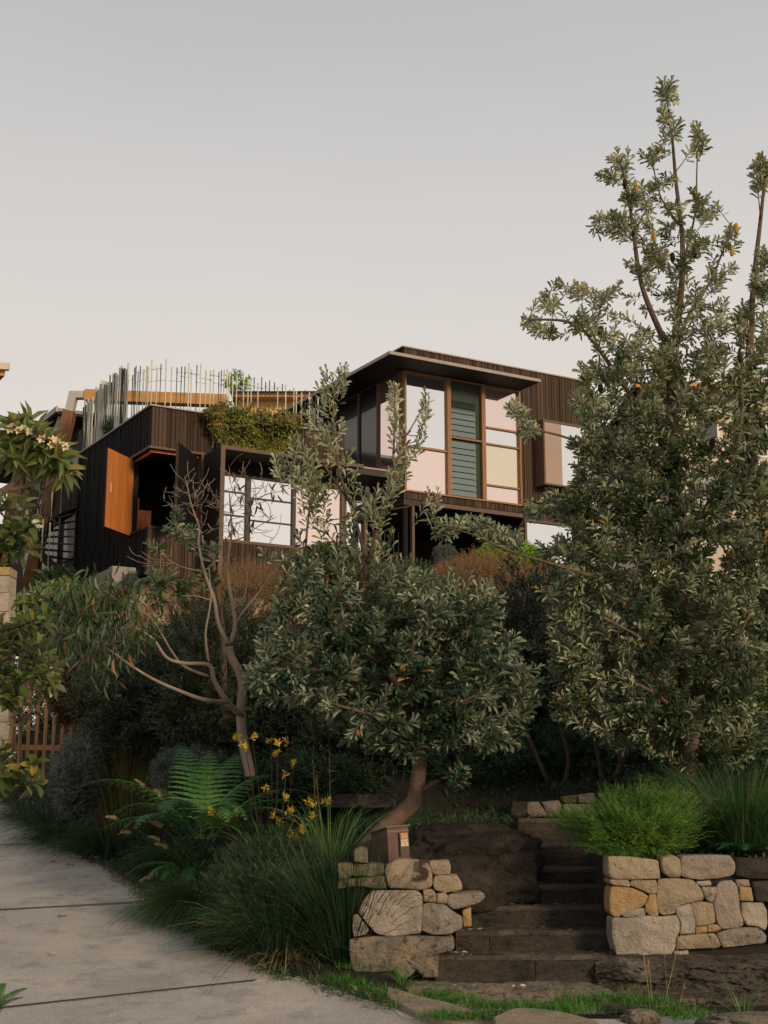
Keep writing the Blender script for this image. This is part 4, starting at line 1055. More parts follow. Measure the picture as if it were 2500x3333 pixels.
# ------------------------------------------------------------------ timber portal, back pavilion, curved stair
pf = thing('portal_frame', at(150, 1990, 32), 'leaning brown timber portal frame with grey steel knee at the house side', 'frame')
def prism(name, m, parent, p, q, w, dpt):
    p, q = Vector(p), Vector(q); d = (q - p).normalized(); x = Vector((0, 1, 0)).cross(d).normalized(); y = Vector((0, 1, 0))
    nm = NM(); add_box(nm, p - x * w / 2 - y * dpt / 2, x * w, y * dpt, q - p); return nm.build(name, m, parent)
prism('column', 'weathered_timber', pf, at(68, 2010, 32), at(228, 1341, 32), 0.27, 0.3)
prism('knee', 'grey_steel', pf, at(226, 1346, 32), at(241, 1278, 32), 0.19, 0.24); prism('knee', 'grey_steel', pf, at(232, 1287, 32), at(280, 1287, 32), 0.17, 0.22)
prism('beam', 'sun_gold_timber', pf, at(278, 1289, 32), at(740, 1306, 32), 0.27, 0.3)
prism('column', 'weathered_timber', pf, at(-30, 2010, 35), at(62, 1560, 35), 0.30, 0.3)
prism('brace', 'grey_steel', pf, at(178, 1415, 32.3), at(204, 1345, 32.3), 0.12, 0.1)
pv = thing('back_pavilion', hp(-4, 9, 5.5), 'dark pavilion with thin pale roof edge behind the portal frame', 'building')
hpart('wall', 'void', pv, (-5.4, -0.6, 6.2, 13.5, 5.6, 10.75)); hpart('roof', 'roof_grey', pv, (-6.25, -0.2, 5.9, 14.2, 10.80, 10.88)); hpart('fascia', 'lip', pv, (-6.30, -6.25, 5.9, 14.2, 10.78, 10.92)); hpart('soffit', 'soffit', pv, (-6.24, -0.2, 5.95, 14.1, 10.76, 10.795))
for a, b, z0, z1 in ((6.6, 7.4, 9.5, 10.4), (7.7, 8.9, 9.5, 10.4), (6.6, 7.6, 7.4, 8.6), (8.0, 9.4, 7.4, 8.6), (6.4, 7.2, 6.0, 7.0), (9.8, 11.2, 7.2, 8.6)):
    w_ = hpart('window', 'frame_dark', pv, (-5.44, -5.405, a, b, z0, z1)); hpart('pane', 'pane_dark', w_, (-5.455, -5.443, a + 0.06, b - 0.06, z0 + 0.06, z1 - 0.06))
hpart('front_window', 'frame_dark', pv, (-5.3, -0.8, 6.16, 6.195, 9.6, 10.6)); hpart('pane', 'pane', pv, (-5.1, -3.0, 6.14, 6.158, 9.7, 10.3))
st = thing('curved_stair', at(243, 1900, 30.7), 'curved black steel outdoor stair with pale green rods beside the house', 'staircase')
C0 = at(250, 1700, 30.9); RS = 0.86
nm = NM(); tube(nm, [Vector((C0.x, C0.y, 5.4)), Vector((C0.x, C0.y, 10.0))], 0.055, 10); nm.build('pole', 'steel_black', st)
nm = NM(); strg = []; hr = []
for k in range(15):
    a0 = R(-95 - 16 * k); a1 = a0 - R(15); z = 6.55 + 0.185 * k
    def pt(a, r, zz): return (C0.x + r * math.cos(a), C0.y + r * math.sin(a), zz)
    t_ = NM(); t_.add([pt(a0, .05, z), pt(a0, RS, z), pt(a1, RS, z), pt(a1, .05, z), pt(a0, .05, z + .03), pt(a0, RS, z + .03), pt(a1, RS, z + .03), pt(a1, .05, z + .03)], BOXF); t_.build('tread', 'steel_black', st)
    strg.append((a0, z))
    zt = z + rnd.uniform(0.75, 1.25)
    rod(st, Vector(pt((a0 + a1) / 2, RS + .02, 0)), z - 0.12, zt, 'rod_pale' if k % 3 else 'rod_dark', 0.018)
    rod(st, Vector(pt(a0, RS + .02, 0)), z - 0.12, z + 0.95, 'rod_dark', 0.010); hr.append(Vector(pt(a0, RS + .02, z + 0.95)))
V = []
for a, z in strg:
    for r, zz in ((RS, z - .20), (RS, z + .06), (RS + .02, z + .06), (RS + .02, z - .20)): V.append((C0.x + r * math.cos(a), C0.y + r * math.sin(a), zz))
nm.add(V, [(4 * i + j, 4 * (i + 1) + j, 4 * (i + 1) + (j + 1) % 4, 4 * i + (j + 1) % 4) for i in range(len(strg) - 1) for j in range(4)]); nm.build('stringer', 'steel_black', st)
nm = NM(); tube(nm, hr, 0.022, 6); nm.build('handrail', 'steel_black', st)
# pale lattice screen with creeper beside the stair
lt = thing('lattice_screen', at(110, 1660, 33), 'pale green lattice screen grown with creeper behind the curved stair', 'trellis')
for k in range(9):
    prism('slat', 'rod_pale', lt, at(70 + 9 * k, 1690, 33), at(100 + 9 * k, 1480, 33), 0.018, 0.02)
for k in range(12):
    prism('slat', 'rod_pale', lt, at(72 + 2.2 * k, 1684 - 17 * k, 33.03), at(140 + 2.2 * k, 1652 - 15 * k, 33.03), 0.018, 0.02)
nm = NM(); n = 900
P = np.array([tuple(at(rnd.uniform(85, 165), 1480 + 190 * rnd.random() ** 1.3, 32.9 + rnd.uniform(-.1, .1))) for _ in range(n)])
leaves(nm, TPL_ROUND, P, rand_unit(n) + np.array([0, -.3, -.3]), rand_unit(n) + np.array([0, -1, .6]), 0.06, 0.05); tag(nm.build('creeper', 'vine_leaf', lt), kind='stuff')

# ------------------------------------------------------------------ neighbours
nb = thing('yellow_house', at(900, 1330, 46), 'sunlit yellow house with brown hipped roof behind the rooftop rods', 'house')
def wbox(name, m, parent, a, b, y0, dy):
    nm = NM(); add_box(nm, (a.x, y0, b.z), (b.x - a.x, 0, 0), (0, dy, 0), (0, 0, a.z - b.z)); return nm.build(name, m, parent)
wbox('wall', 'sun_gold_wall', nb, at(775, 1295, 46), at(1120, 1500, 46), 46, 8)
wbox('eave', 'sun_gold_timber', nb, at(755, 1283, 45.6), at(1150, 1297, 45.6), 45.4, 8.8)
nm = NM(); a, b = at(750, 1281, 45.5), at(1160, 1281, 45.5)
nm.add([(a.x, 45.2, a.z), (b.x, 45.2, a.z), (b.x, 54.5, a.z), (a.x, 54.5, a.z), (a.x + 1.0, 48, a.z + 0.32), (b.x - 1.0, 48, a.z + 0.32)], [(0, 1, 5, 4), (2, 3, 4, 5)], [(1, 2, 5), (3, 0, 4)]); nm.build('roof', 'roof_tile', nb)
for u in (820, 900, 985):
    w_ = wbox('window', 'frame_dark', nb, at(u, 1350, 45.98), at(u + 45, 1420, 45.98), 45.96, 0.03); wbox('pane', 'pane_dark', w_, at(u + 4, 1354, 45.96), at(u + 41, 1416, 45.96), 45.94, 0.015)
cr = thing('cream_house', at(2300, 1800, 42), 'cream rendered house with grey roof half hidden behind the tall banksia', 'house')
wbox('wall', 'cream', cr, at(2090, 1250, 42), at(2700, 1900, 42), 42, 9)
nm = NM(); a, b = at(2060, 1250, 41.5), at(2720, 1250, 41.5); ap = at(2330, 1205, 41.5)
nm.add([(a.x, 41.3, a.z), (b.x, 41.3, b.z), (b.x, 51.5, b.z), (a.x, 51.5, a.z), (ap.x - 1.5, 45.5, ap.z + .5), (ap.x + 1.5, 45.5, ap.z + .5)], [(0, 1, 5, 4), (2, 3, 4, 5)], [(1, 2, 5), (3, 0, 4)]); nm.build('roof', 'roof_grey', cr)
wbox('gutter', 'sun_gold_timber', cr, at(2060, 1248, 41.3), at(2720, 1262, 41.3), 41.2, 0.15)
for u, v in ((2130, 1330), (2260, 1330), (2420, 1350), (2150, 1560), (2300, 1560)):
    w_ = wbox('window', 'white_paint', cr, at(u, v, 41.98), at(u + 85, v + 140, 41.98), 41.95, 0.04); wbox('pane', 'pane_dark', w_, at(u + 8, v + 8, 41.95), at(u + 77, v + 132, 41.95), 41.93, 0.015)
wbox('balcony', 'white_paint', cr, at(2380, 1510, 40.6), at(2700, 1530, 40.6), 40.6, 1.4)
for k in range(14): wbox('baluster', 'white_paint', cr, at(2385 + 14 * k, 1440, 40.65), at(2388 + 14 * k, 1512, 40.65), 40.65, 0.04)
wbox('balcony_rail', 'white_paint', cr, at(2380, 1434, 40.6), at(2700, 1441, 40.6), 40.6, 0.08)
ln = thing('gabled_neighbour', at(-220, 1900, 27), 'neighbouring house whose cream eave enters the picture at far left', 'house')
E0 = at(34, 1181, 26.4); NA, NBk = Vector((-0.97, -0.22, 0)), Vector((-0.50, 0.866, 0))       # along its front, and back from it
def nbox(name, m, parent, a0, a1, b0, b1, z0, z1):
    nm = NM(); o = Vector((E0.x, E0.y, 0)); add_box(nm, o + NBk * b0 + NA * a0 + Vector((0, 0, z0)), NBk * (b1 - b0), NA * (a1 - a0), (0, 0, z1 - z0)); return nm.build(name, m, parent)
nbox('wall', 'cream', ln, 0.75, 6, 0.6, 7, 4.5, E0.z - 0.2)
nbox('gutter', 'cream', ln, 0.0, 6.5, 0.0, 0.13, E0.z - 0.14, E0.z + 0.0)
nbox('fascia', 'sun_gold_timber', ln, 0.06, 6.4, 0.135, 7.5, E0.z - 0.24, E0.z - 0.06)
nm = NM(); o_ = Vector((E0.x, E0.y, E0.z + 0.005)); c0, c1, c2, c3 = o_ + NA * 0.1 + NBk * 0.1, o_ + NA * 6.5 + NBk * 0.1, o_ + NA * 6.5 + NBk * 7.5, o_ + NA * 0.1 + NBk * 7.5
r0, r1 = o_ + NA * 3 + NBk * 3.8 + Vector((0, 0, 1.2)), o_ + NA * 4.5 + NBk * 3.8 + Vector((0, 0, 1.2))
nm.add([tuple(q) for q in (c0, c1, c2, c3, r0, r1)], [(1, 0, 4, 5), (3, 2, 5, 4)], [(2, 1, 5), (0, 3, 4)]); nm.build('roof', 'roof_grey', ln)

# sandstone gate pillar at the far left, fence behind the drive
gp_ = thing('stone_pillar', at(0, 2490, 24.3), 'pale sandstone block pillar with moss on top at the left edge', 'pillar')
vs = [1845, 1873, 1928, 1990, 2048, 2105, 2165, 2230, 2290, 2350, 2410, 2470]
for k, (a, b) in enumerate(zip(vs, vs[1:])):
    u1 = 32 if k == 0 else 27 + rnd.uniform(-2, 2)
    p, q = at(-70, a, 24.3), at(u1, b, 24.3)
    nm = NM(); add_box(nm, (p.x, 24.3 - (0.02 if k == 0 else rnd.uniform(0, .015)), q.z + 0.006), (q.x - p.x, 0, 0), (0, 0.5, 0), (0, 0, p.z - q.z - 0.012)); nm.build('block', 'stone_gold' if k == 0 else 'stone_pale', gp_)
nm = NM(); n = 500
P = np.array([tuple(at(rnd.uniform(-60, 20), 1843 - 40 * rnd.random() * (1 - abs(rnd.random() - .5)), 24.5 + rnd.uniform(-.2, .2))) for _ in range(n)])
leaves(nm, TPL_CHIP, P, rand_unit(n) + np.array([0, 0, .4]), rand_unit(n), 0.05, 0.03); tag(nm.build('moss', 'moss', gp_), kind='stuff')
fn = thing('slat_fence', at(180, 2500, 23), 'brown upright timber slat fence beside the top of the drive', 'fence')
for k in range(12):
    f = k / 11; u = 8 + 300 * f; Y = 24.6 - 2.2 * f
    p, q = at(u, 2160 + 5 * f, Y), at(u + 12, 2505 - 25 * f, Y); xa = at(u, 2330, Y).x
    nm = NM(); add_box(nm, (xa, Y, q.z - 0.3), (0.062, 0, 0), (0, 0.025, 0), (0, 0, p.z - q.z + 0.3)); nm.build('slat', 'fence', fn)
for v in (2230, 2440):
    a, b = at(0, v, 24.68), at(330, v + 5, 22.38)
    nm = NM(); add_box(nm, a, b - a, (0, 0.05, 0), (0, 0, 0.09)); nm.build('rail', 'fence', fn)

# ------------------------------------------------------------------ planting
def leaf_objects(sets, tpl, m, parent, name='leaf', limit=300, pick=None):
    """The leaves that show largest become objects of their own that share one mesh; the rest is returned."""
    P = np.concatenate([a[0] for a in sets]); D = nrm(np.concatenate([a[1] for a in sets])); U = np.concatenate([a[2] for a in sets])
    L = np.concatenate([np.broadcast_to(a[3], (len(a[0]),)) for a in sets]); W = np.concatenate([np.broadcast_to(a[4], (len(a[0]),)) for a in sets])
    size = L / np.maximum(P[:, 1], 1) * (1.0 if pick is None else pick(P))
    idx = np.argsort(-size)[:limit]
    V, Q, T = tpl
    t = NM(); t.add(V, Q, T); me = t.mesh(name); me.materials.append(M[m])
    pi = parent_inv(parent)
    for i in idx:
        d = D[i]; x = nrm(np.cross(d, U[i])); z = np.cross(x, d)
        o = bpy.data.objects.new(name, me); COL.objects.link(o)
        mw = Matrix(((x[0] * W[i], d[0] * L[i], z[0] * L[i], P[i][0]), (x[1] * W[i], d[1] * L[i], z[1] * L[i], P[i][1]), (x[2] * W[i], d[2] * L[i], z[2] * L[i], P[i][2]), (0, 0, 0, 1)))
        o.parent = parent; o.matrix_parent_inverse = pi; o.matrix_basis = mw
    k = np.ones(len(P), bool); k[idx] = False
    return P[k], D[k], U[k], L[k], W[k]
def tree(name, loc, label, cat, lines, Y, clusters, dY, leaf_m, bark, nl=13, L=0.105, W=0.024, span=0.13, dens=1.0, group=None, sides=8, singles=300, sc=1.507, up=0.6, r_tip=0.004, wisps=None, bias=0.7, lit_z=None):
    root = thing(name, loc, label, cat, group)
    wood = NM(); sk = limbs(wood, lines, Y, sides)
    tips = ell_tips(clusters, Y, dY, sc, dens)
    axes = grow(wood, sk, tips, r_tip=r_tip, up=up, bias=bias)
    sets = []; dummy = NM()
    if wisps:                                        # long upright shoots, leafy all along
        tw_ = ell_tips(wisps, Y, dY * 0.6, sc, 0.85); aw = grow(wood, sk, tw_, r_tip=r_tip, up=1.2, bias=1.0)
        aw = nrm(aw + np.array([0, 0, 0.7]) + rng.normal(0, 0.12, aw.shape))
        rosettes(dummy, tw_, aw, 15, L * 0.9, W * 0.82, 0.30, a_top=18, a_low=62, collect=sets)
    wood.build('trunk', bark, root, smooth=True)
    rosettes(dummy, tips, axes, nl, L, W, span, a_top=24, a_low=70, collect=sets)
    crown = NM()
    if singles:
        rest = leaf_objects(sets, TPL_BANKSIA, leaf_m, root, limit=singles, pick=None if lit_z is None else (lambda P: P[:, 2] < lit_z))
        if lit_z is not None:                      # paler leaves high up: light on the upper crown put into their colour
            k = rest[0][:, 2] + rng.normal(0, 0.35, len(rest[0])) > lit_z
            lit_nm = NM(); leaves(lit_nm, TPL_BANKSIA, *[a[k] for a in rest]); tag(lit_nm.build('lit_leaves', 'banksia_lit', root), kind='stuff'); rest = [a[~k] for a in rest]
        leaves(crown, TPL_BANKSIA, *rest)
    else: crown = dummy
    tag(crown.build('crown', leaf_m, root), kind='stuff')
    return root, tips, axes

# tall banksia on the right, with several leaders
BIG = [(1440,215,22,38,7),(1432,190,12,18,3),(1445,275,30,22,6),(1503,300,22,34,8),(1340,345,24,30,7),(1308,382,18,14,4),(1408,328,24,20,6),(1430,395,30,25,5),(1385,425,36,34,10),
 (1300,478,36,26,9),(1352,490,50,36,14),(1440,465,44,36,9),(1522,448,32,34,10),(1500,535,40,38,10),(1445,550,48,44,13),(1580,505,20,36,6),(1560,590,30,36,7),(1465,630,52,50,14),(1392,560,38,44,10),
 (1322,636,36,34,7),(1232,622,38,16,7),(1190,650,36,20,7),(1143,695,20,10,4),(1180,715,34,16,6),(1262,690,48,34,10),(1340,710,62,44,16),(1445,715,56,48,16),(1545,690,52,46,14),
 (1300,790,52,36,24),(1400,795,74,46,42),(1520,800,74,56,50),(1270,868,40,30,22),(1112,885,22,20,9),(1140,925,22,18,7),(1350,890,96,56,72),(1500,910,110,72,92),
 (1282,960,50,44,34),(1350,1010,100,66,88),(1500,1040,120,76,106),(1262,1070,50,40,36),(1150,1100,26,18,6),(1350,1140,110,76,106),(1500,1170,130,84,122),(1275,1230,50,50,46),
 (1350,1280,120,76,100),(1500,1310,130,86,114),(1265,1370,84,60,70),(1195,1180,36,30,16),(1215,1290,40,44,26),(1230,1100,50,40,22),(1230,1450,50,50,30),(1250,1530,60,40,26),(1610,1100,50,200,60),(1610,1400,50,140,46),(1420,1410,120,76,90),(1560,1440,90,76,66),(1390,1500,90,50,46),(1520,1520,110,56,66),(1470,1600,100,46,50),(1330,1570,80,46,34),(1590,1590,70,46,34),
 (975,1132,30,16,10),(1020,1128,34,16,10),(1060,1150,34,16,10),(1105,1160,30,18,10),(955,1150,16,12,6)]
lines = [([(2240,2560,0.0),(2245,2300,0),(2225,2050,0),(2205,1800,.1),(2195,1500,.1),(2188,1300,0),(2186,1155,0)], 0.125, 0.05),
 ([(2186,1155,0),(2140,1060,-.1),(2088,925,-.2),(2062,760,-.2),(2046,640,-.3),(2020,530,-.3)], 0.042, 0.010), ([(2186,1155,0),(2212,1000,.1),(2222,860,.1),(2218,740,.1),(2200,590,.1),(2190,470,.1),(2178,370,.1),(2165,290,.1)], 0.045, 0.008),
 ([(2186,1155,0),(2250,1010,.3),(2310,920,.4),(2360,800,.4),(2385,740,.4)], 0.025, 0.007), ([(2190,1500,0),(2080,1330,-.2),(1980,1180,-.3),(1880,1060,-.3),(1760,1040,-.4),(1710,1050,-.4)], 0.035, 0.008),
 ([(2222,860,.1),(2262,700,0),(2268,560,0),(2272,440,0)], 0.015, 0.006), ([(2218,740,.1),(2150,640,-.2),(2120,500,-.2)], 0.014, 0.006),
 ([(2205,1800,0),(2080,1640,-.3),(1960,1500,-.5),(1860,1430,-.6),(1700,1390,-.8)], 0.035, 0.008), ([(2225,2050,0),(2080,1900,-.4),(1950,1880,-.6),(1830,1845,-.8),(1650,1790,-1.0),(1540,1740,-1.1),(1440,1715,-1.1)], 0.032, 0.006),
 ([(2205,1800,0),(2330,1600,-.2),(2400,1450,-.3),(2420,1300,-.2)], 0.04, 0.012), ([(2235,2200,0),(2090,2080,-.6),(1960,2010,-.9)], 0.03, 0.01), ([(2240,2300,0),(2360,2150,-.5),(2440,2000,-.7)], 0.035, 0.01), ([(2240,2350,0),(2120,2250,-.5),(2000,2200,-.7)], 0.03, 0.01)]
b1, t1, x1 = tree('banksia_tree', at(2240, 2560, 14.6), 'tallest banksia tree with silvery leaf rosettes rising against the sky', 'tree', lines, 14.6, BIG, 0.75, 'banksia_leaf', 'bark_banksia', nl=16, L=0.106, W=0.0235, span=0.18, dens=1.35, lit_z=5.6)
# its neighbour, running out of the picture on the right
SIDE = [(1640,378,18,32,9),(1650,345,12,14,3),(1645,555,16,18,5),(1640,640,26,46,10),(1620,715,44,50,16),(1655,790,50,60,20),(1620,830,50,70,24),(1640,960,60,80,32),(1650,1090,60,90,36),(1640,1230,60,100,36),(1640,1360,60,90,30),(1620,1480,60,70,22)]
lines = [([(2530,2560,0),(2520,2200,0),(2500,1800,0),(2450,1500,0),(2435,1250,0),(2445,1050,0),(2455,900,0),(2475,720,0),(2490,560,0),(2480,500,0)], 0.09, 0.008), ([(2450,1500,0),(2400,1250,.2),(2420,1080,.2)], 0.03, 0.01), ([(2500,1800,0),(2540,1500,0),(2520,1250,0)], 0.03, 0.01)]
tree('banksia_tree', at(2530, 2560, 15.0), 'banksia at the right edge with one bare stem and a single high tuft', 'tree', lines, 15.0, SIDE, 0.7, 'banksia_leaf', 'bark_banksia', nl=16, L=0.106, W=0.0235, span=0.18, dens=1.9, singles=200, lit_z=5.8)
# leaning banksia in the middle
MID = [(640,1330,80,50,30),(615,1430,70,44,30),(700,1265,64,52,26),(760,1330,86,62,42),(700,1420,92,64,48),(800,1430,104,72,58),(900,1345,104,56,48),(980,1325,84,46,34),(1040,1305,54,36,18),(930,1430,112,72,62),(1040,1400,74,56,34),
 (860,1515,120,56,56),(740,1515,92,46,36),(1000,1500,100,56,46),(1085,1470,54,56,22),(900,1590,120,36,36),(1040,1590,60,46,22),(680,1485,76,36,24),(560,1460,22,22,9),(590,1390,36,28,13),(545,1450,10,10,3),(1100,1560,40,50,12),(992,1672,16,16,6),(640,1220,60,46,8),(900,1260,60,40,8),(1135,1500,34,60,14),(1110,1400,40,50,12),(1000,1570,90,50,20),(600,1500,50,30,8)]
SHOOT = [(620,1000,44,26,10),(590,985,24,16,4),(650,1050,54,40,14),(700,1000,40,40,11),(722,915,26,50,10),(702,830,18,42,8),(742,800,11,24,6),(662,900,16,42,7),(640,955,30,30,7),(690,1100,46,36,8),(760,1000,18,30,5),(790,1060,36,36,9),
 (850,842,7,48,8),(862,930,14,42,7),(850,1000,28,40,8),(830,1075,40,32,9),(922,862,10,26,6),(908,940,12,24,4),(932,1070,20,16,6),(770,1140,50,36,10),(842,1150,40,40,10),(720,1185,54,44,15),(805,1230,62,46,22),(640,1215,46,44,15),(885,1245,54,46,18),(960,1255,46,26,10),(1000,1250,30,20,6)]
lines = [([(1150,2810,-.3),(1190,2765,-.25),(1240,2710,-.15),(1300,2655,-.05),(1345,2610,0),(1360,2540,0),(1365,2450,0),(1335,2300,.1),(1260,2180,.1),(1206,2105,.1),(1188,2000,.1),(1183,1920,.1),(1195,1840,.1)], 0.105, 0.040),
 ([(1362,2590,0),(1410,2550,-.1),(1455,2532,-.2),(1492,2530,-.3)], 0.03, 0.012), ([(1195,1840,.1),(1170,1740,.1),(1140,1640,.1),(1085,1560,.1),(1040,1490,.1),(1010,1450,.1)], 0.022, 0.007), ([(1140,1640,.1),(1105,1540,0),(1090,1420,0),(1085,1300,0),(1105,1215,0)], 0.016, 0.005),
 ([(1195,1840,.1),(1230,1720,0),(1262,1610,0),(1280,1480,-.1),(1285,1350,-.1),(1284,1240,-.1)], 0.022, 0.005), ([(1280,1480,-.1),(1340,1390,-.1),(1385,1310,-.1)], 0.010, 0.004), ([(1206,2105,.1),(1120,1960,.2),(1000,1850,.3),(1010,1600,.3),(985,1450,.3)], 0.022, 0.006),
 ([(1335,2300,.1),(1180,2220,-.3),(1020,2180,-.5),(900,2180,-.6),(850,2190,-.6)], 0.035, 0.008), ([(1335,2300,.1),(1440,2200,-.2),(1540,2060,-.3),(1580,1950,-.2)], 0.035, 0.008), ([(1362,2400,0),(1480,2300,-.5),(1600,2240,-.6)], 0.03, 0.01),
 ([(1362,2420,0),(1240,2340,-.6),(1080,2290,-.7)], 0.03, 0.01), ([(1260,2180,0),(1130,2080,-.5),(1010,1990,-.6)], 0.025, 0.008), ([(1365,2450,0),(1500,2400,.4),(1600,2350,.5)], 0.03, 0.01), ([(1340,2320,0),(1330,2150,-.6),(1400,2020,-.6)], 0.03, 0.01)]
b2, t2, x2 = tree('banksia_tree', at(1150, 2810, 13.0), 'leaning banksia tree with low dense crown growing beside the letter box', 'tree', lines, 13.3, MID, 0.75, 'banksia_leaf_dark', 'bark_banksia', nl=15, L=0.108, W=0.026, span=0.19, sides=10, dens=1.55, wisps=SHOOT, up=0.25, lit_z=4.0)
# young banksia behind the bare gum
YNG = [(395,1150,36,28,9),(330,1180,14,10,3),(440,1185,26,24,6),(380,1110,12,10,3),(350,1245,34,26,8),(400,1270,30,24,7),(330,1290,26,22,5),(450,1240,26,26,5)]
lines = [([(735,2380,0),(728,2150,0),(720,2000,0),(700,1880,0),(690,1800,0),(640,1740,0)], 0.045, 0.014), ([(700,1880,0),(620,1850,0),(560,1820,0),(500,1780,0)], 0.012, 0.005), ([(720,2000,0),(620,1960,0),(540,1900,0)], 0.012, 0.005)]
tree('banksia_tree', at(735, 2380, 16.5), 'small young banksia in front of the dark house corner, behind the bare gum', 'tree', lines, 16.5, YNG, 0.35, 'banksia_leaf', 'bark_banksia', nl=14, L=0.12, W=0.03, span=0.16, singles=120)

# banksia cones and candles
def cone(p, r, h, m, label, cat):
    nm = NM(); V = []; n, k = 10, 8
    for j in range(k + 1):
        f = j / k; rr = r * (math.sin(math.pi * (0.08 + 0.84 * f)) ** 0.45)
        for i in range(n):
            a = 2 * math.pi * i / n; q = rr * (1 + 0.18 * noise.noise((i * 1.7, j * 1.9, p[0] * 9)))
            V.append((p[0] + q * math.cos(a), p[1] + q * math.sin(a), p[2] + h * f))
    V += [(p[0], p[1], p[2]), (p[0], p[1], p[2] + h)]
    nm.add(V, [(j * n + i, j * n + (i + 1) % n, (j + 1) * n + (i + 1) % n, (j + 1) * n + i) for j in range(k) for i in range(n)], [((i + 1) % n, i, len(V) - 2) for i in range(n)] + [(k * n + i, k * n + (i + 1) % n, len(V) - 1) for i in range(n)])
    return nm.build(cat, m, b1, smooth=True)
for (u, v) in ((2035,595),(2062,748),(2118,830),(2262,820),(1955,1075),(2295,1052),(2190,835),(2012,1155),(1955,1260),(2320,1440),(2090,1330),(2480,1375),(2165,1430),(2410,1160),(2040,1690),(2235,1510),(2330,2050)):
    cone(at(u, v + 18, 14.3), 0.030, 0.11, 'banksia_cone', '', 'seed_cone')
for (u, v) in ((2398,742),(2072,610),(2383,815),(2130,770),(2290,2170)): cone(at(u, v + 18, 14.1), 0.026, 0.12, 'banksia_flower', '', 'flower_spike')

# ------------------------------------------------------------------ bare gum tree with some drooping leaves
gum = thing('gum_tree', at(811, 2510, 14.4), 'smooth-barked gum tree, mostly bare, forking in front of the house', 'tree')
wood = NM(); GY = 14.4
GK = 0.72
GL = [([(813,2530),(811,2503),(790,2400),(784,2310),(790,2238),(778,2183),(754,2141),(748,2105)], 0.082, 0.052), ([(748,2105),(766,2033),(756,1960),(744,1900),(743,1830),(750,1761),(756,1719),(750,1665),(747,1600)], 0.040, 0.008), ([(748,2105),(712,2033),(700,1960),(689,1927),(665,1860),(653,1806),(646,1761),(649,1719),(632,1670),(617,1619),(608,1565)], 0.034, 0.006),
 ([(786,2330,-.02),(742,2286,-.2),(699,2220,-.3),(681,2165,-.35),(603,2159,-.5),(543,2141,-.6),(500,2081,-.7),(446,2045,-.8),(420,2030,-.9)], 0.048, 0.010), ([(681,2165,-.35),(669,2069,-.3),(681,1990,-.3),(687,1936,-.3),(680,1850,-.3)], 0.022, 0.006), ([(742,2286,-.2),(663,2277,-.5),(573,2244,-.7),(494,2208,-.8),(416,2159,-1.0),(368,2123,-1.1),(300,2080,-1.2)], 0.036, 0.008),
 ([(690,2205,-.3),(603,2171,-.2),(561,2123,-.2),(512,2039,-.2),(482,2003,-.2),(440,1960,-.2)], 0.024, 0.006), ([(766,2033),(789,1996,.1),(837,1936,.2),(870,1890,.2),(905,1845,.2),(930,1800,.2)], 0.024, 0.006), ([(758,1990),(785,1960,-.1),(800,1927,-.1),(807,1857,-.1),(812,1800,-.1)], 0.016, 0.005), ([(665,1860),(610,1850,-.1),(560,1830,-.1),(520,1790,-.1)], 0.010, 0.003), ([(750,1761),(790,1750,.1),(830,1720,.1),(880,1690,.1)], 0.012, 0.004), ([(700,1960),(640,1940,-.1),(590,1940,-.1)], 0.010, 0.004)]
sk = limbs(wood, [(p, a * GK, b * GK) for p, a, b in GL], GY, 8)
TW = [(430,1090,80,70,54),(500,1075,80,70,60),(400,1055,50,60,24),(560,1105,60,60,34),(480,1150,110,60,40),(545,1040,50,50,30),(610,1190,50,50,18),(330,1200,60,40,24),(300,1330,60,40,24),(240,1370,60,30,18)]
tw = ell_tips(TW, GY, 0.5); axg = grow(wood, sk, tw, r_tip=0.0026, up=0.8, maxr=0.010, twig_nodes=6, wob=0.14)
EUC = [(230,1295,70,44,30),(170,1290,50,30,12),(290,1290,36,30,10),(200,1345,70,60,26),(150,1335,40,50,14),(230,1410,50,46,16),(140,1410,40,56,12),(280,1340,40,36,10),(100,1290,30,30,8)]
te = ell_tips(EUC, GY - 1.0, 0.5); axe = grow(wood, sk, te, r_tip=0.002, up=0.3, maxr=0.010, bias=0.2)
wood.build('trunk', 'bark_gum', gum, smooth=True)
sets = []
for j in range(6):
    n = len(te); D = rng.normal(0, 0.45, (n, 3)); D[:, 2] -= 0.9
    P = te + rng.normal(0, 0.09, (n, 3))
    sets.append((P, D, rand_unit(n) + np.array([0, -.4, 0]), 0.12 + 0.07 * rng.random(n), np.full(n, 0.017)))
rest = leaf_objects(sets, TPL_LANCE, 'gum_leaf', gum); cr_ = NM(); leaves(cr_, TPL_LANCE, *rest); tag(cr_.build('crown', 'gum_leaf', gum), kind='stuff')
cr_ = NM(); DR = [(545,1100,14,26,14),(510,1060,40,40,10),(600,1040,30,30,8),(480,1130,40,30,8)]; td = ell_tips(DR, GY, 0.3); n = len(td)
D = rng.normal(0, .4, (n, 3)); D[:, 2] -= 1; leaves(cr_, TPL_LANCE, td, D, rand_unit(n), 0.13, 0.024); tag(cr_.build('dry_leaves', 'gum_leaf_dry', gum), kind='stuff')

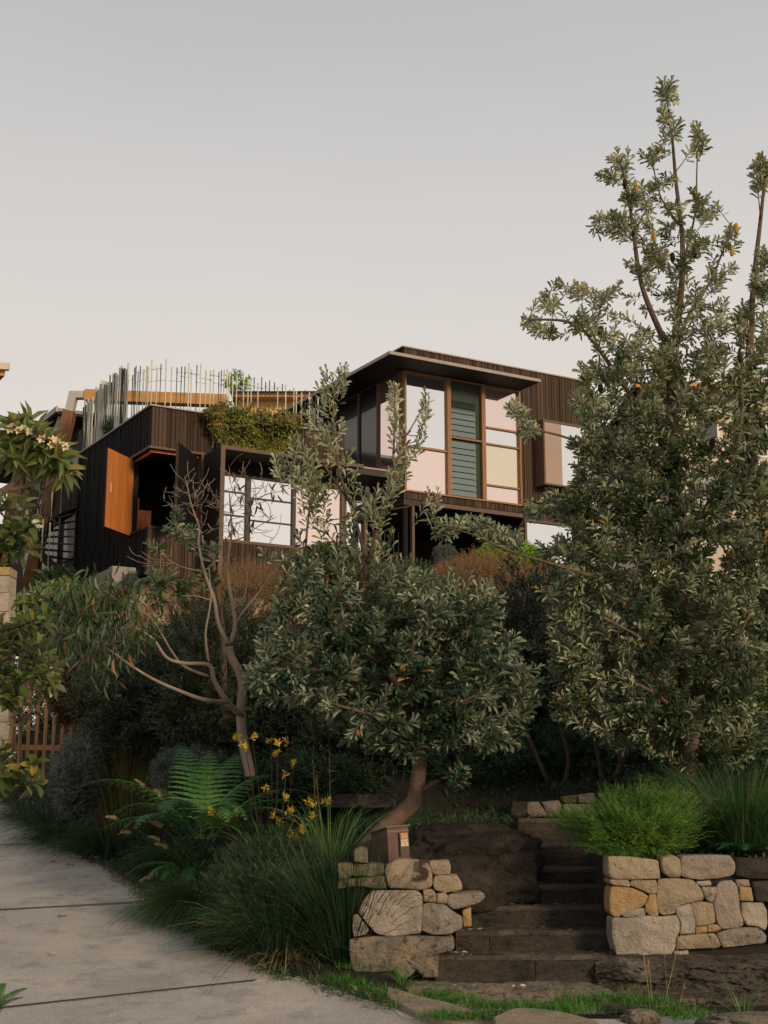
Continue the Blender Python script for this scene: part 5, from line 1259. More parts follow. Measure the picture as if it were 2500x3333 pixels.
# ------------------------------------------------------------------ shrubs
def shrub(name, label, u, v, ru, rv, Y, dY, n, m, per=9, sl=0.14, nl=0.03, nw=0.006, cat='shrub', tpl=TPL_NEEDLE, up=0.6, shell=0.45, stems=8, rough=0.28, bark='bark_dark', group=None, sc=1.0, low=1.0, spread=50):
    """A bush: stems from the base and many leafy sprays filling an uneven volume."""
    c = np.array(at(u * sc, v * sc, Y)); rx = ru * sc / FPX * Y; rz = rv * sc / FPX * Y
    base = Vector((c[0], Y, c[2] - rz * low))
    root = thing(name, base, label, cat, group)
    d = rand_unit(n); f = shell + (1 - shell) * rng.random(n) ** 0.5
    bump = np.array([1 + rough * noise.noise(Vector(x * 2.3) + Vector((u, v, 0))) + rough * 0.6 * noise.noise(Vector(x * 5.1) + Vector((v, u, 0))) for x in d])
    P = c + d * (f * bump)[:, None] * np.array([rx, dY, rz])
    P[:, 2] = np.maximum(P[:, 2], base.z + 0.02)
    ax = nrm(d * np.array([1, 1, 0.6]) + np.array([0, 0, up]) + rng.normal(0, 0.25, (n, 3)))
    wood = NM()
    for k in range(stems):
        e = P[rng.integers(n)]; b = np.array(base) + rng.normal(0, 0.06 * rx, 3) * np.array([1, 1, 0]); mid = b * 0.5 + e * 0.5 + np.array([0, 0, 0.1 * rz])
        tube(wood, [b, b * .6 + mid * .4, mid, mid * .4 + e * .6, e], [0.012, 0.010, 0.008, 0.005, 0.003], 4)
    wood.build('stem', bark, root)
    nm = NM()
    hint = np.where(np.abs(ax[:, 2:3]) < 0.9, np.array([[0, 0, 1.0]]), np.array([[1.0, 0, 0]]))
    X = nrm(np.cross(ax, hint)); Yv = np.cross(ax, X)
    leaves(nm, TPL_NEEDLE, P - ax * sl * 0.3, ax, X, sl * 0.9, 0.004)
    for j in range(per):
        fr = (j + 0.5) / per; a = 2.4 * j + rng.random(n) * 1.2; el = np.radians(spread + rng.normal(0, 12, n))
        rad = X * np.cos(a)[:, None] + Yv * np.sin(a)[:, None]
        D = ax * np.cos(el)[:, None] + rad * np.sin(el)[:, None]
        leaves(nm, tpl, P + ax * (sl * (fr - 0.4)), D, ax - rad * 0.5 + rng.normal(0, .3, (n, 3)), nl * (0.7 + 0.6 * rng.random(n)), nw)
    tag(nm.build('foliage', m, root), kind='stuff')
    return root
# the dark thicket on the slope
shrub('tea_tree', 'dark brown feathery tea tree on the slope behind the bare gum', 690, 2190, 220, 230, 17.2, 1.0, 4200, 'dark_shrub', sl=0.16, nl=0.05, nw=0.014, tpl=TPL_CHIP, rough=0.75)
shrub('tea_tree', 'rusty brown feathery tea tree below the window box', 810, 1965, 200, 125, 18.3, 0.8, 5200, 'brown_shrub', sl=0.16, nl=0.03, nw=0.006)
shrub('tea_tree', 'dark feathery shrub beside the slat fence', 450, 2300, 180, 170, 18.2, 0.9, 3600, 'dark_shrub', sl=0.16, nl=0.05, nw=0.014, tpl=TPL_CHIP, rough=0.75)
shrub('tea_tree', 'rusty feathery shrub left of the bare gum under the planter wall', 560, 2030, 150, 120, 18.8, 0.7, 3600, 'brown_shrub', sl=0.16, nl=0.03, nw=0.006)
shrub('tea_tree', 'dark shrub behind the leaning banksia trunk', 1150, 2400, 330, 190, 17.0, 0.9, 4200, 'dark_shrub', sl=0.18, nl=0.065, nw=0.018, tpl=TPL_CHIP, rough=0.75)
shrub('tea_tree', 'dark shrub in the gap between the two big banksias', 1720, 2190, 200, 280, 17.5, 0.9, 4200, 'dark_shrub', sl=0.18, nl=0.065, nw=0.018, tpl=TPL_CHIP, rough=0.75)
shrub('thicket_bush', 'deep green bush behind the trunk of the tall banksia', 2230, 2360, 330, 200, 17.6, 0.9, 4200, 'deep_shrub', sl=0.16, nl=0.06, nw=0.014, tpl=TPL_CHIP)
shrub('thicket_bush', 'deep green bush on the terrace above the steps', 1820, 2480, 240, 110, 16.8, 0.7, 2600, 'deep_shrub', sl=0.15, nl=0.05, nw=0.012, tpl=TPL_CHIP)
shrub('heath_bush', 'rusty brown heath bush under the glazed tower', 1560, 1885, 170, 80, 24.0, 0.8, 3400, 'brown_shrub', sl=0.2, nl=0.04, nw=0.008)
shrub('heath_bush', 'rusty green heath bush below the lower right window', 1720, 1930, 120, 80, 23.5, 0.8, 2600, 'brown_shrub', sl=0.2, nl=0.04, nw=0.008)
shrub('lime_bush', 'lime green bush in front of the dark opening under the tower', 1660, 1815, 100, 42, 25.5, 0.5, 1500, 'lime_shrub', sl=0.16, nl=0.06, nw=0.02, tpl=TPL_CHIP)
shrub('trailing_plant', 'grey-green trailing plant spilling beside the dark opening', 1450, 1812, 34, 44, 25.2, 0.25, 700, 'grey_shrub', sl=0.12, nl=0.03, nw=0.012, tpl=TPL_CHIP, up=-0.6)
shrub('trailing_plant', 'grey-green trailing plant hanging over the planter wall corner', 425, 1905, 26, 46, 26.2, 0.2, 600, 'grey_shrub', sl=0.12, nl=0.03, nw=0.012, tpl=TPL_CHIP, up=-0.6)
shrub('thicket_bush', 'leafy bush under the house terrace beside the young shoots', 1060, 1850, 130, 60, 24.5, 0.6, 1500, 'gum_leaf', sl=0.18, nl=0.09, nw=0.025, tpl=TPL_OVAL)
shrub('thicket_bush', 'dark green bush at the foot of the curved stair', 190, 1930, 80, 70, 27.5, 0.6, 1200, 'deep_shrub', sl=0.18, nl=0.08, nw=0.025, tpl=TPL_OVAL)
shrub('copper_bush', 'copper-leaved bush in front of the slat fence', 235, 2265, 60, 90, 20.8, 0.4, 900, 'gum_leaf_dry', sl=0.14, nl=0.08, nw=0.03, tpl=TPL_OVAL)
shrub('thicket_bush', 'broad-leaved green bush below the planter wall', 200, 1985, 110, 60, 22.5, 0.5, 900, 'frangipani_leaf', sl=0.2, nl=0.16, nw=0.05, tpl=TPL_OVAL)
shrub('coast_rosemary', 'grey-green rounded shrub beside the drive next to the reeds', 250, 2530, 82, 130, 17.6, 0.5, 2600, 'grey_shrub', sl=0.1, nl=0.028, nw=0.009, tpl=TPL_CHIP, per=10)
shrub('coast_rosemary', 'smaller grey-green shrub behind the bright fern', 590, 2520, 92, 80, 15.6, 0.4, 1900, 'grey_shrub', sl=0.1, nl=0.028, nw=0.009, tpl=TPL_CHIP, per=10)
shrub('thicket_bush', 'low dark bush at the foot of the gum trunk', 760, 2560, 180, 90, 15.4, 0.5, 1800, 'deep_shrub', sl=0.12, nl=0.04, nw=0.012, tpl=TPL_CHIP)
shrub('thicket_bush', 'low dark grevillea bush beside the tall dark grass clump', 900, 2890, 220, 150, 13.0, 0.5, 3600, 'deep_shrub', sl=0.10, nl=0.035, nw=0.007, per=10)
shrub('woolly_bush', 'bright green soft-needled shrub spilling over the sandstone wall', 2060, 2690, 185, 105, 12.65, 0.38, 3600, 'bright_shrub', sl=0.19, nl=0.028, nw=0.005, per=20, shell=0.35, rough=0.75, up=0.45, low=0.85)
shrub('thicket_bush', 'dark spreading bush below the tall banksia, right of its trunk', 2400, 2470, 200, 130, 16.0, 0.6, 2600, 'deep_shrub', sl=0.15, nl=0.05, nw=0.012, tpl=TPL_CHIP)
shrub('thicket_bush', 'dark spreading bush behind the upper row of stones', 1560, 2500, 230, 110, 16.4, 0.6, 2600, 'deep_shrub', sl=0.15, nl=0.05, nw=0.012, tpl=TPL_CHIP)
shrub('thicket_bush', 'dark bush between the gum trunk and the leaning banksia', 1020, 2560, 200, 100, 15.9, 0.5, 2200, 'deep_shrub', sl=0.13, nl=0.045, nw=0.012, tpl=TPL_CHIP)
shrub('thicket_bush', 'dark bush in front of the fence, beside the grey shrub', 380, 2440, 120, 130, 19.0, 0.6, 2200, 'deep_shrub', sl=0.15, nl=0.05, nw=0.012, tpl=TPL_CHIP)
shrub('heath_bush', 'olive heath bush on the bank left of the dark opening', 1330, 1960, 150, 90, 22.0, 0.8, 2600, 'gum_leaf', sl=0.18, nl=0.06, nw=0.016, tpl=TPL_CHIP, rough=0.75)
shrub('heath_bush', 'olive-green bush on the bank under the tall banksia branch', 1880, 1990, 150, 110, 21.0, 0.8, 2600, 'deep_shrub', sl=0.18, nl=0.07, nw=0.018, tpl=TPL_CHIP, rough=0.75)
shrub('heath_bush', 'mid-green bush on the bank between rusty and dark shrubs', 1560, 2060, 170, 90, 20.0, 0.8, 2600, 'deep_shrub', sl=0.18, nl=0.06, nw=0.016, tpl=TPL_CHIP, rough=0.75)
for i_, (u_, v_, ru_, rv_, y_, m_, l_) in enumerate(((1330,2230,190,170,18.6,'deep_shrub','tangled dark green shrub behind the middle of the leaning banksia'), (1000,2210,190,150,18.9,'dark_shrub','tangled dark shrub behind the left side of the leaning banksia'), (1640,2350,150,150,17.9,'deep_shrub','tangled green shrub in the dark gap above the boulder'),
        (2050,2200,220,200,19.0,'deep_shrub','tangled green shrub behind the middle of the tall banksia'), (860,2350,170,160,17.6,'deep_shrub','tangled dark green shrub just right of the gum trunk'), (420,2180,130,120,19.6,'dark_shrub','tangled dark shrub above the slat fence end'), (2420,2250,160,220,19.2,'deep_shrub','tangled green shrub at the right edge behind the banksias'))):
    shrub('thicket_bush', l_, u_, v_, ru_, rv_, y_, 0.8, 2400, m_, sl=0.2, nl=0.06, nw=0.016, tpl=TPL_CHIP, rough=0.8, stems=14)
shrub('thicket_bush', 'dark bush behind the slat fence', 170, 2330, 190, 190, 26.3, 0.6, 2200, 'dark_shrub', sl=0.2, nl=0.07, nw=0.02, tpl=TPL_CHIP, rough=0.5)
# bare multi-stem trunks under the trees on the right
for (pts, r, lab) in (([(1790,2560),(1740,2450),(1690,2330),(1640,2250)], .035, 'slanting bare stem above the boulder'), ([(1830,2570),(1850,2470),(1820,2360),(1790,2250)], .03, 'thin bare stem second from the boulder'), ([(1960,2560),(1950,2480),(1930,2380),(1920,2260)], .03, 'upright bare stem behind the bright green shrub'), ([(1990,2555),(2040,2440),(2075,2330),(2110,2220)], .032, 'forking bare stem leaning right behind the bright green shrub'), ([(1790,2575),(1840,2545),(1890,2575)], .03, 'short bent bare stem low on the terrace')):
    rt = thing('shrub_stem', at(pts[0][0], pts[0][1], 16.0), lab, 'stem', 'bare stems under the banksias'); w = NM(); sk = limbs(w, [([(u, v) for u, v in pts], r, r * .5)], 16.0, 6)
    if len(pts) > 3: grow(w, sk, ell_tips([(pts[-1][0], pts[-1][1] + 40, 60, 60, 8)], 16.0, .3, 1.0), r_tip=.003)
    w.build('wood', 'bark_banksia', rt, smooth=True)

# vine over the parapet
vine = thing('parapet_vine', hp(-4, -0.1, 9.4), 'olive and gold leafy vine hanging over the wing parapet', 'vine')
n = 9500; S, Tt, Zz = [], [], []
while len(S) < n:
    s = rnd.uniform(-5.05, -2.75); z = rnd.uniform(8.5, 9.85)
    left = lerp_tab([(8.5, -4.62), (8.8, -4.66), (9.1, -4.82), (9.45, -5.0), (9.75, -4.6), (9.85, -4.2)], z) + 0.10 * noise.noise((z * 6, 0, 0))
    topz = 9.55 + 0.12 * noise.noise((s * 3, 1, 0)) + 0.16 * noise.noise((s * 9, 2, 0))
    if s < left or z > topz + 0.12: continue
    depth = 0.12 + 0.34 * (0.5 + noise.noise((s * 2.6, z * 2.6, 4))) + (0.12 if z > 9.3 else 0)
    t = -0.05 - depth * rnd.random() ** 0.6
    if z > 9.47 and rnd.random() < 0.5: t = rnd.uniform(-0.2, 0.4)
    S.append(s); Tt.append(t); Zz.append(z)
P = np.array([tuple(hp(s, t, z)) for s, t, z in zip(S, Tt, Zz)])
nm = NM(); D = rand_unit(n) + np.array([0.1, -0.35, -0.75]); leaves(nm, TPL_ROUND, P, D, rand_unit(n) * 0.7 + np.array([0.3, -1, 0.8]), 0.040 + 0.03 * rng.random(n), 0.046)
tag(nm.build('foliage', 'vine_leaf', vine), kind='stuff')
nm = NM()
for k in range(26):
    s = rnd.uniform(-4.9, -2.9); tube(nm, [hp(s, 0.1, 9.5), hp(s, -0.12, 9.48), hp(s + rnd.uniform(-.1, .1), -0.2, 9.1), hp(s + rnd.uniform(-.2, .2), -0.15, 8.7)], 0.006, 4)
nm.build('stem', 'bark_gum', vine)
# roof plants
def clump(name, label, base, n, L, W, spread, droop, m, cat='grass', group=None, lean=0.25, r=0.1, parent=None, dry=None, sd=0.3):
    root = parent or thing(name, base, label, cat, group)
    a = rng.random(n) * 2 * np.pi; rr = r * np.sqrt(rng.random(n))
    B = np.array(base) + np.stack([rr * np.cos(a), rr * np.sin(a), np.zeros(n)], 1)
    le = np.abs(rng.normal(0, spread, n)) + lean * rr / max(r, 1e-3) * spread
    D = np.stack([np.cos(a) * np.sin(le), np.sin(a) * np.sin(le), np.cos(le)], 1)
    nm = NM(); blades(nm, B, D, L * (1 - sd + 2 * sd * rng.random(n)), W, droop * (0.4 + 1.2 * rng.random(n)))
    tag(nm.build('blades', m, root), kind='stuff'); return root
clump('roof_grass', 'soft green grass tuft on the wing roof beside the vine', hp(-5.0, 0.35, 9.15), 420, 0.62, 0.006, 0.5, 0.7, 'grass', r=0.22)
clump('roof_grass', 'golden grass wisps on the roof behind the parapet corner', hp(-5.55, 0.4, 9.2), 120, 0.42, 0.006, 0.4, 0.5, 'dry_stem', r=0.25)
shrub('roof_plant', 'feathery green plant behind the dense rods on the roof edge', 365, 1400, 26, 30, 29.6, 0.2, 260, 'deep_shrub', sl=0.2, nl=0.05, nw=0.012, tpl=TPL_CHIP)
shrub('roof_plant', 'light green sapling rising among the rooftop rods', 770, 1245, 40, 26, 29.6, 0.3, 40, 'lime_shrub', sl=0.16, nl=0.10, nw=0.03, tpl=TPL_LANCE, low=3.0, stems=5)

# ------------------------------------------------------------------ near left: fig and frangipani
def leafy(name, label, cat, base, lines, Y, clusters, dY, m, bark, L, W, nl, span, tpl, a_top, a_low, limit, sc=1.0, r_tip=0.004, flowers=None):
    root = thing(name, base, label, cat)
    wood = NM(); sk = limbs(wood, lines, Y, 8)
    tips = ell_tips(clusters, Y, dY, sc); ax = grow(wood, sk, tips, r_tip=r_tip, up=0.5, maxr=0.016)
    wood.build('trunk', bark, root, smooth=True)
    sets = []; rosettes(NM(), tips, ax, nl, L, W, span, tpl=tpl, a_top=a_top, a_low=a_low, collect=sets)
    rest = leaf_objects(sets, tpl, m, root, limit=limit); cr_ = NM(); leaves(cr_, tpl, *rest)
    if len(rest[0]): tag(cr_.build('crown', m, root), kind='stuff')
    return root, tips, ax
FIG = [(30,1650,60,30,5),(70,1720,50,36,6),(20,1770,60,34,6),(90,1770,36,24,2),(-40,1700,40,60,4),(30,2020,70,36,6),(110,2005,50,30,5),(60,2085,80,40,9),(140,2120,60,44,6),(30,2180,80,50,9),(140,2215,56,40,6),(80,2280,80,34,6),(-30,2150,40,90,5),(20,2440,50,40,5),(60,2480,46,34,4),(20,2540,60,30,5),(100,2545,36,16,2),(-30,2500,40,50,3)]
lines = [([(-140,2900),(-120,2500),(-100,2200),(-80,1900),(-50,1700)], 0.05, 0.015), ([(-100,2200),(-20,2120),(60,2070)], 0.02, 0.008), ([(-110,2400),(-30,2300),(50,2230)], 0.02, 0.008), ([(-115,2500),(-60,2480),(10,2470)], 0.016, 0.007), ([(-90,2000),(-30,1880),(20,1760)], 0.018, 0.008)]
leafy('fig_shrub', 'glossy olive-leaved fig shrub close by at the left edge', 'shrub', at(-140, 2900, 6.6), lines, 6.6, FIG, 0.35, 'fig_leaf', 'bark_dark', 0.082, 0.033, 8, 0.08, TPL_OVAL, 30, 95, 300)
FRA = [(20,1400,50,26,5),(90,1395,50,26,6),(60,1450,60,26,7),(140,1420,40,30,6),(160,1480,40,30,6),(110,1490,60,30,6),(200,1500,30,26,5),(20,1470,40,30,5),(190,1460,24,20,3),(215,1530,14,20,2)]
lines = [([(-160,2700),(-150,2200),(-120,1800),(-70,1640),(10,1600),(60,1560),(120,1500)], 0.07, 0.014), ([(-70,1640),(-10,1540),(20,1460)], 0.022, 0.012), ([(10,1600),(90,1580),(150,1550),(180,1500)], 0.018, 0.01), ([(60,1560),(80,1480),(90,1430)], 0.014, 0.009)]
fr_, ft, fax = leafy('frangipani', 'frangipani with long leaves and cream flowers beside the curved stair, at left', 'tree', at(-160, 2700, 9.2), lines, 9.2, FRA, 0.3, 'frangipani_leaf', 'bark_pale', 0.17, 0.043, 9, 0.07, TPL_LANCE, 35, 100, 300, r_tip=0.008)
for i, (u, v) in enumerate(((45,1385),(60,1400),(95,1405),(30,1400),(150,1425),(185,1440),(200,1445),(210,1450),(135,1430),(165,1450),(75,1395),(215,1460),(175,1432))):
    nm = NM(); c = np.array(at(u, v, 8.9)); f = nrm(rng.normal(0, .4, 3) + np.array([0.2, -1, .5])); x = nrm(np.cross(f, [0, 0, 1])); y = np.cross(f, x)
    a = np.arange(5) * 2 * np.pi / 5; Dp = x * np.cos(a)[:, None] + y * np.sin(a)[:, None] + f * 0.4
    leaves(nm, TPL_OVAL, np.repeat(c[None], 5, 0), Dp, np.repeat(f[None], 5, 0), 0.034, 0.022); nm.build('flower', 'petal', fr_)
# yellow-hearted flowers low on the far frangipani under the planter
for i, (u, v) in enumerate(((285,1960),(345,2002),(258,2062),(300,2050),(335,1975))):
    pass

# ------------------------------------------------------------------ ferns
def frond(base, az, L, rise, arch, width, m, parent, pairs=19, roll=0.0):
    """One bipinnate frond: an arching rachis, paired pinnae, small toothed leaflets."""
    base = np.array(base, float); h = np.array([math.cos(az), math.sin(az), 0.0]); side = np.array([-h[1], h[0], 0.0])
    n = 40; pts = []
    th = rise; p = base.copy(); dl = L / n
    for i in range(n + 1):
        pts.append(p.copy()); d = h * math.cos(th) + np.array([0, 0, math.sin(th)]); p = p + d * dl; th -= arch / n * (0.5 + i / n)
    pts = np.array(pts); tan = nrm(np.gradient(pts, axis=0)); up = nrm(np.cross(side, tan)) * -1
    up = np.where(up[:, 2:3] < 0, -up, up)
    nm = NM(); tube(nm, [tuple(q) for q in pts[::4]], [0.006 * (1 - 0.8 * k / 10) for k in range(len(pts[::4]))], 4)
    PP, DD, UU, LL = [], [], [], []
    for k in range(pairs):
        t = 0.16 + 0.83 * (k / (pairs - 1)); i = min(n, int(t * n)); q = pts[i]
        w = width * min(1, (t - 0.10) / 0.16) * (1 - ((t - 0.16) / 0.86) ** 1.7) + 0.012
        for sg in (-1, 1):
            s2 = side * math.cos(roll) + up[i] * math.sin(roll) * sg
            pd = nrm(s2 * sg * 0.92 + tan[i] * 0.38 - up[i] * 0.10)
            mm = max(5, int(w / 0.0125))
            f = (np.arange(mm) + 0.5) / mm
            P = q + pd * (w * f)[:, None] + np.array([0, 0, -0.18 * w]) * (f ** 2)[:, None]
            lt_ = nrm(np.cross(up[i], pd))
            ll = 0.026 * np.minimum(1, w / 0.16 + .35) * (1.05 - f * 0.85) * 1.15
            for s3 in (-1, 1):
                PP.append(P); DD.append(np.repeat((lt_ * s3 + pd * 0.45)[None], mm, 0)); UU.append(np.repeat(up[i][None], mm, 0) + rng.normal(0, .12, (mm, 3))); LL.append(ll)
    leaves(nm, TPL_CHIP, np.concatenate(PP), np.concatenate(DD), np.concatenate(UU), np.concatenate(LL), 0.0135)
    return nm.build('frond', m, parent)
fb = at(650, 2730, 13.8)
fern = thing('tree_fern', fb, 'bright green fern with wide arching fronds beside the drive', 'fern')
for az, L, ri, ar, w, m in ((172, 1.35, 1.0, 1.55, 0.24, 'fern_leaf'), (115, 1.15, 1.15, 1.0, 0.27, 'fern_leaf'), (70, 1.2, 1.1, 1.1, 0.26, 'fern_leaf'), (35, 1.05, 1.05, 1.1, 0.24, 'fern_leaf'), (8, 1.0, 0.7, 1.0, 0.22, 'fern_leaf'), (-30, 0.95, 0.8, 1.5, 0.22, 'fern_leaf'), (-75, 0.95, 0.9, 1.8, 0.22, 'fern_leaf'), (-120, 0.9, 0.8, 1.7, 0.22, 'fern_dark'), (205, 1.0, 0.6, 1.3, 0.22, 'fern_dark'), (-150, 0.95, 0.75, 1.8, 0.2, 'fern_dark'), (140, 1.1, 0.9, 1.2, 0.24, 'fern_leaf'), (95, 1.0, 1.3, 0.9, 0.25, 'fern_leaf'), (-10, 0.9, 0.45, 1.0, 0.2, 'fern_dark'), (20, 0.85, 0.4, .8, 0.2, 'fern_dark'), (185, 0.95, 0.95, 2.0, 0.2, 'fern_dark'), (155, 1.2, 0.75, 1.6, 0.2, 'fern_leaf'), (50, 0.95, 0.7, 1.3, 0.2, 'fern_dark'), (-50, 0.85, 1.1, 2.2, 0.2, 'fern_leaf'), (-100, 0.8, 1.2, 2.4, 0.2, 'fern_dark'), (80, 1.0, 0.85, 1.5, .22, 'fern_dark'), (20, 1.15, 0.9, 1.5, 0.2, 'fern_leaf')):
    frond(fb + Vector((rnd.uniform(-.12, .12), rnd.uniform(-.12, .12), 0)), R(az + rnd.uniform(-8, 8)), L * rnd.uniform(1.0, 1.25), ri, ar, w * rnd.uniform(.95, 1.2), m, fern, roll=rnd.uniform(-.25, .25))
f2 = thing('fern', at(2440, 2775, 12.5), 'small fern hanging over the wall top at the right edge', 'fern')
for az, L in ((-150, .4), (-110, .42), (-60, .45), (-20, .4), (170, .4), (-170, .32)): frond(at(2440, 2775, 12.5), R(az), L, 0.6, 1.3, 0.1, 'fern_dark', f2, 16)
f3 = thing('fern', at(-60, 3345, 7.0), 'tip of a nearby green fern in the bottom left corner', 'fern')
for az, L in ((40, .30), (80, .32), (10, .25), (110, .3)): frond(at(-70, 3345, 7.0), R(az), L, 1.0, 1.0, 0.07, 'fern_leaf', f3, 18)
f4 = thing('fern', at(640, 2900, 14.0), 'darker fern fronds below the bright fern at the drive edge', 'fern')
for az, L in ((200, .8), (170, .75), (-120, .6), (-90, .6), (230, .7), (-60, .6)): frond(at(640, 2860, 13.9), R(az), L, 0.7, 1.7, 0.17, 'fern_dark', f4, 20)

# ------------------------------------------------------------------ grasses along the drive
def drv(u, v):
    d = ray(u, v); k = (EYE + 0.14 * 11.4) / (0.14 * d[1] - d[2]); return Vector((d[0] * k, d[1] * k, EYE + d[2] * k))
def seed_head(parent, root_p, head_p, L, m='seed'):
    r, h = np.array(root_p), np.array(head_p); mid = (r + h) / 2 + np.array([0, 0, 0.12 * np.linalg.norm(h - r)])
    st_ = NM(); tube(st_, [tuple((1 - f) ** 2 * r + 2 * f * (1 - f) * mid + f * f * h) for f in np.linspace(0, 1, 7)], 0.0014, 4); st_.build('stalk', 'grass', parent); st_ = NM()
    d = nrm(h - mid); k = 260; f = rng.random(k); P = h + d * (f * L)[:, None] + np.array([0, 0, -0.25 * L]) * (f ** 2)[:, None]
    D = rand_unit(k) + d * 0.9; leaves(st_, TPL_NEEDLE, P, D, rand_unit(k), 0.030 * (1.1 - 0.6 * f), 0.0055); st_.build('seed_head', m, parent)
b0 = drv(640, 2985); fg = clump('fountain_grass', 'arching fountain grass with pale feathery seed heads at the drive edge', b0 + Vector((0.06, 0.12, 0)), 2600, 0.66, 0.008, 0.55, 1.1, 'grass', r=0.20)
for (u, v, L) in ((520,2690,.12),(545,2672,.12),(520,2735,.11),(545,2760,.13),(425,2712,.09),(382,2665,.10),(565,2690,.11),(490,2855,.09),(530,2690,.10),(535,2950,.1),(470,2560,.12),(525,2590,.10)):
    seed_head(fg, b0 + Vector((0.1, 0.15, 0.25)), at(u, v, b0.y - 0.3 + rnd.uniform(-.2, .2)), L * 1.25)
b0 = at(100, 2660, 20.5); fg2 = clump('fountain_grass', 'fountain grass with drooping seed heads at the top of the drive', Vector((b0.x, b0.y, gz(b0.x, b0.y))), 600, 0.7, 0.006, 0.5, 0.9, 'grass_dark', r=0.25)
for (u, v) in ((95,2500),(110,2490),(105,2620),(250,2620)): seed_head(fg2, (b0.x, b0.y, b0.z), at(u, v, 20.3), .16)
DC = [('rush_clump', 'tall dark rush clump in front of the sandstone pier', 1110, 3120, 1700, 1.05, 0.0045, 0.28, 0.35, 'grass_dark', 0.26),
      ('rush_clump', 'dark rush clump leaning over the drive edge with dry tips', 880, 3110, 1500, 0.75, 0.0045, 0.50, 0.6, 'grass_dark', 0.26),
      ('rush_clump', 'green rush clump between fountain grass and tall dark rushes', 960, 3000, 1200, 0.72, 0.005, 0.40, 0.6, 'grass_dark', 0.25),
      ('rush_clump', 'dark grass clump under the bright fern', 560, 2850, 900, 0.62, 0.005, 0.5, 0.7, 'grass_dark', 0.22),
      ('rush_clump', 'dark tussock at the drive edge below the reeds', 330, 2790, 900, 0.6, 0.005, 0.5, 0.8, 'grass_dark', 0.25),
      ('rush_clump', 'low tussock at the bend of the drive', 205, 2745, 800, 0.55, 0.005, 0.55, 0.9, 'grass_dark', 0.28),
      ('rush_clump', 'small dark tussock at the far bend of the drive', 140, 2690, 600, 0.45, 0.005, 0.6, 0.9, 'grass_dark', 0.25)]
for nme, lab, u, v, n, L, W, sp, dr, m, r in DC:
    b = drv(u, v); clump(nme, lab, b + Vector((0.06, 0.10, 0.0)), int(n * 1.5), L, W * 1.7, sp, dr, m, r=r * 1.25, group='clumps along the drive')
b = drv(365, 2790); clump('reed_clump', 'tall upright olive and rust reeds between the grey shrub and the fern', b + Vector((0.10, 0.5, 0)), 800, 1.35, 0.010, 0.17, 0.1, 'reed', r=0.26, sd=0.2)
b = drv(930, 3120); clump('dry_grass', 'straw-coloured dead grass blades at the drive edge', b + Vector((0.0, 0.05, 0)), 110, 0.42, 0.004, 0.8, 1.2, 'dry_stem', r=0.2)
clump('grass_tussock', 'tall fresh green grass mound above the wall at right', at(2420, 2760, 13.4), 2600, 0.95, 0.006, 0.42, 0.55, 'grass', r=0.35)
clump('grass_tussock', 'smaller green grass mound behind the bright shrub', at(2290, 2640, 14.2), 1300, 0.6, 0.006, 0.45, 0.6, 'grass_dark', r=0.3)
clump('lily_clump', 'bright strappy grass leaves beside the leaning trunk', at(1075, 2790, 13.0), 70, 0.7, 0.012, 0.3, 0.4, 'grass', r=0.18)
# lawn-like ground cover behind the pier and by the steps
def cover(name, label, pts, n, L, W, m, cat='grass', spread=.5, droop=.5):
    B = []
    while len(B) < n:
        a = pts[rnd.randrange(len(pts))]; x = a[0] + rnd.gauss(0, a[2]); y = a[1] + rnd.gauss(0, a[3])
        z = a[4] if len(a) > 4 else gz(x, y)
        B.append((x, y, z))
    B = np.array(B); a = rng.random(n) * 6.283; le = np.abs(rng.normal(0, spread, n)); D = np.stack([np.cos(a) * np.sin(le), np.sin(a) * np.sin(le), np.cos(le)], 1)
    nm = NM(); blades(nm, B, D, L * (.5 + rng.random(n)), W, droop * (.3 + 1.3 * rng.random(n)), segs=4)
    return tag(nm.build(name, m), label, cat, kind='stuff')
g0 = at(1000, 2740, 13.6)
cover('grass', 'soft green grass on the bank behind the pier', [(g0.x, 13.6, .5, .5), (g0.x + .4, 13.2, .35, .3), (-0.3, 14.2, .6, .5), (-1.2, 14.3, .5, .4)], 5200, 0.17, 0.005, 'grass')
cover('grass', 'dark grass on the terrace behind the boulder', [(0.5, 15.0, 1.0, .25), (2.5, 15.9, 1.2, .3), (-0.8, 15.2, .7, .3), (4.0, 15.3, 1.0, .5), (0.2, 14.8, .5, .2)], 5200, 0.20, 0.008, 'grass_dark')
GB = [gp(u, v, -0.06) for u, v in ((1180,3222),(1260,3222),(1330,3230),(1420,3250),(1500,3268),(1590,3285),(1680,3285),(1760,3290),(1840,3285),(1900,3270),(1960,3262),(2060,3262),(2120,3275),(1740,3300),(1850,3300),(2200,3300),(2260,3320),(1330,3285),(1450,3318),(1560,3318),(1130,3205))]
WD = [(p.x, p.y, .09, .05, p.z - .02) for p in (drv(u, v) + Vector((.08, .10, 0)) for u, v in ((1050,3195),(1100,3205),(1150,3222),(1200,3240),(1250,3255),(1300,3268)))]
cover('grass', 'green weeds between the pier foot and the drive', WD, 1800, 0.09, 0.007, 'grass_bright', spread=.7)
cover('grass', 'bright green grass and weeds in the strip below the steps', [(x, y, .11, .06, max(-0.05, gz(x, y) + .01) if x < .2 else -0.05) for x, y, z in GB], 6500, 0.085, 0.006, 'grass_bright', spread=.7)
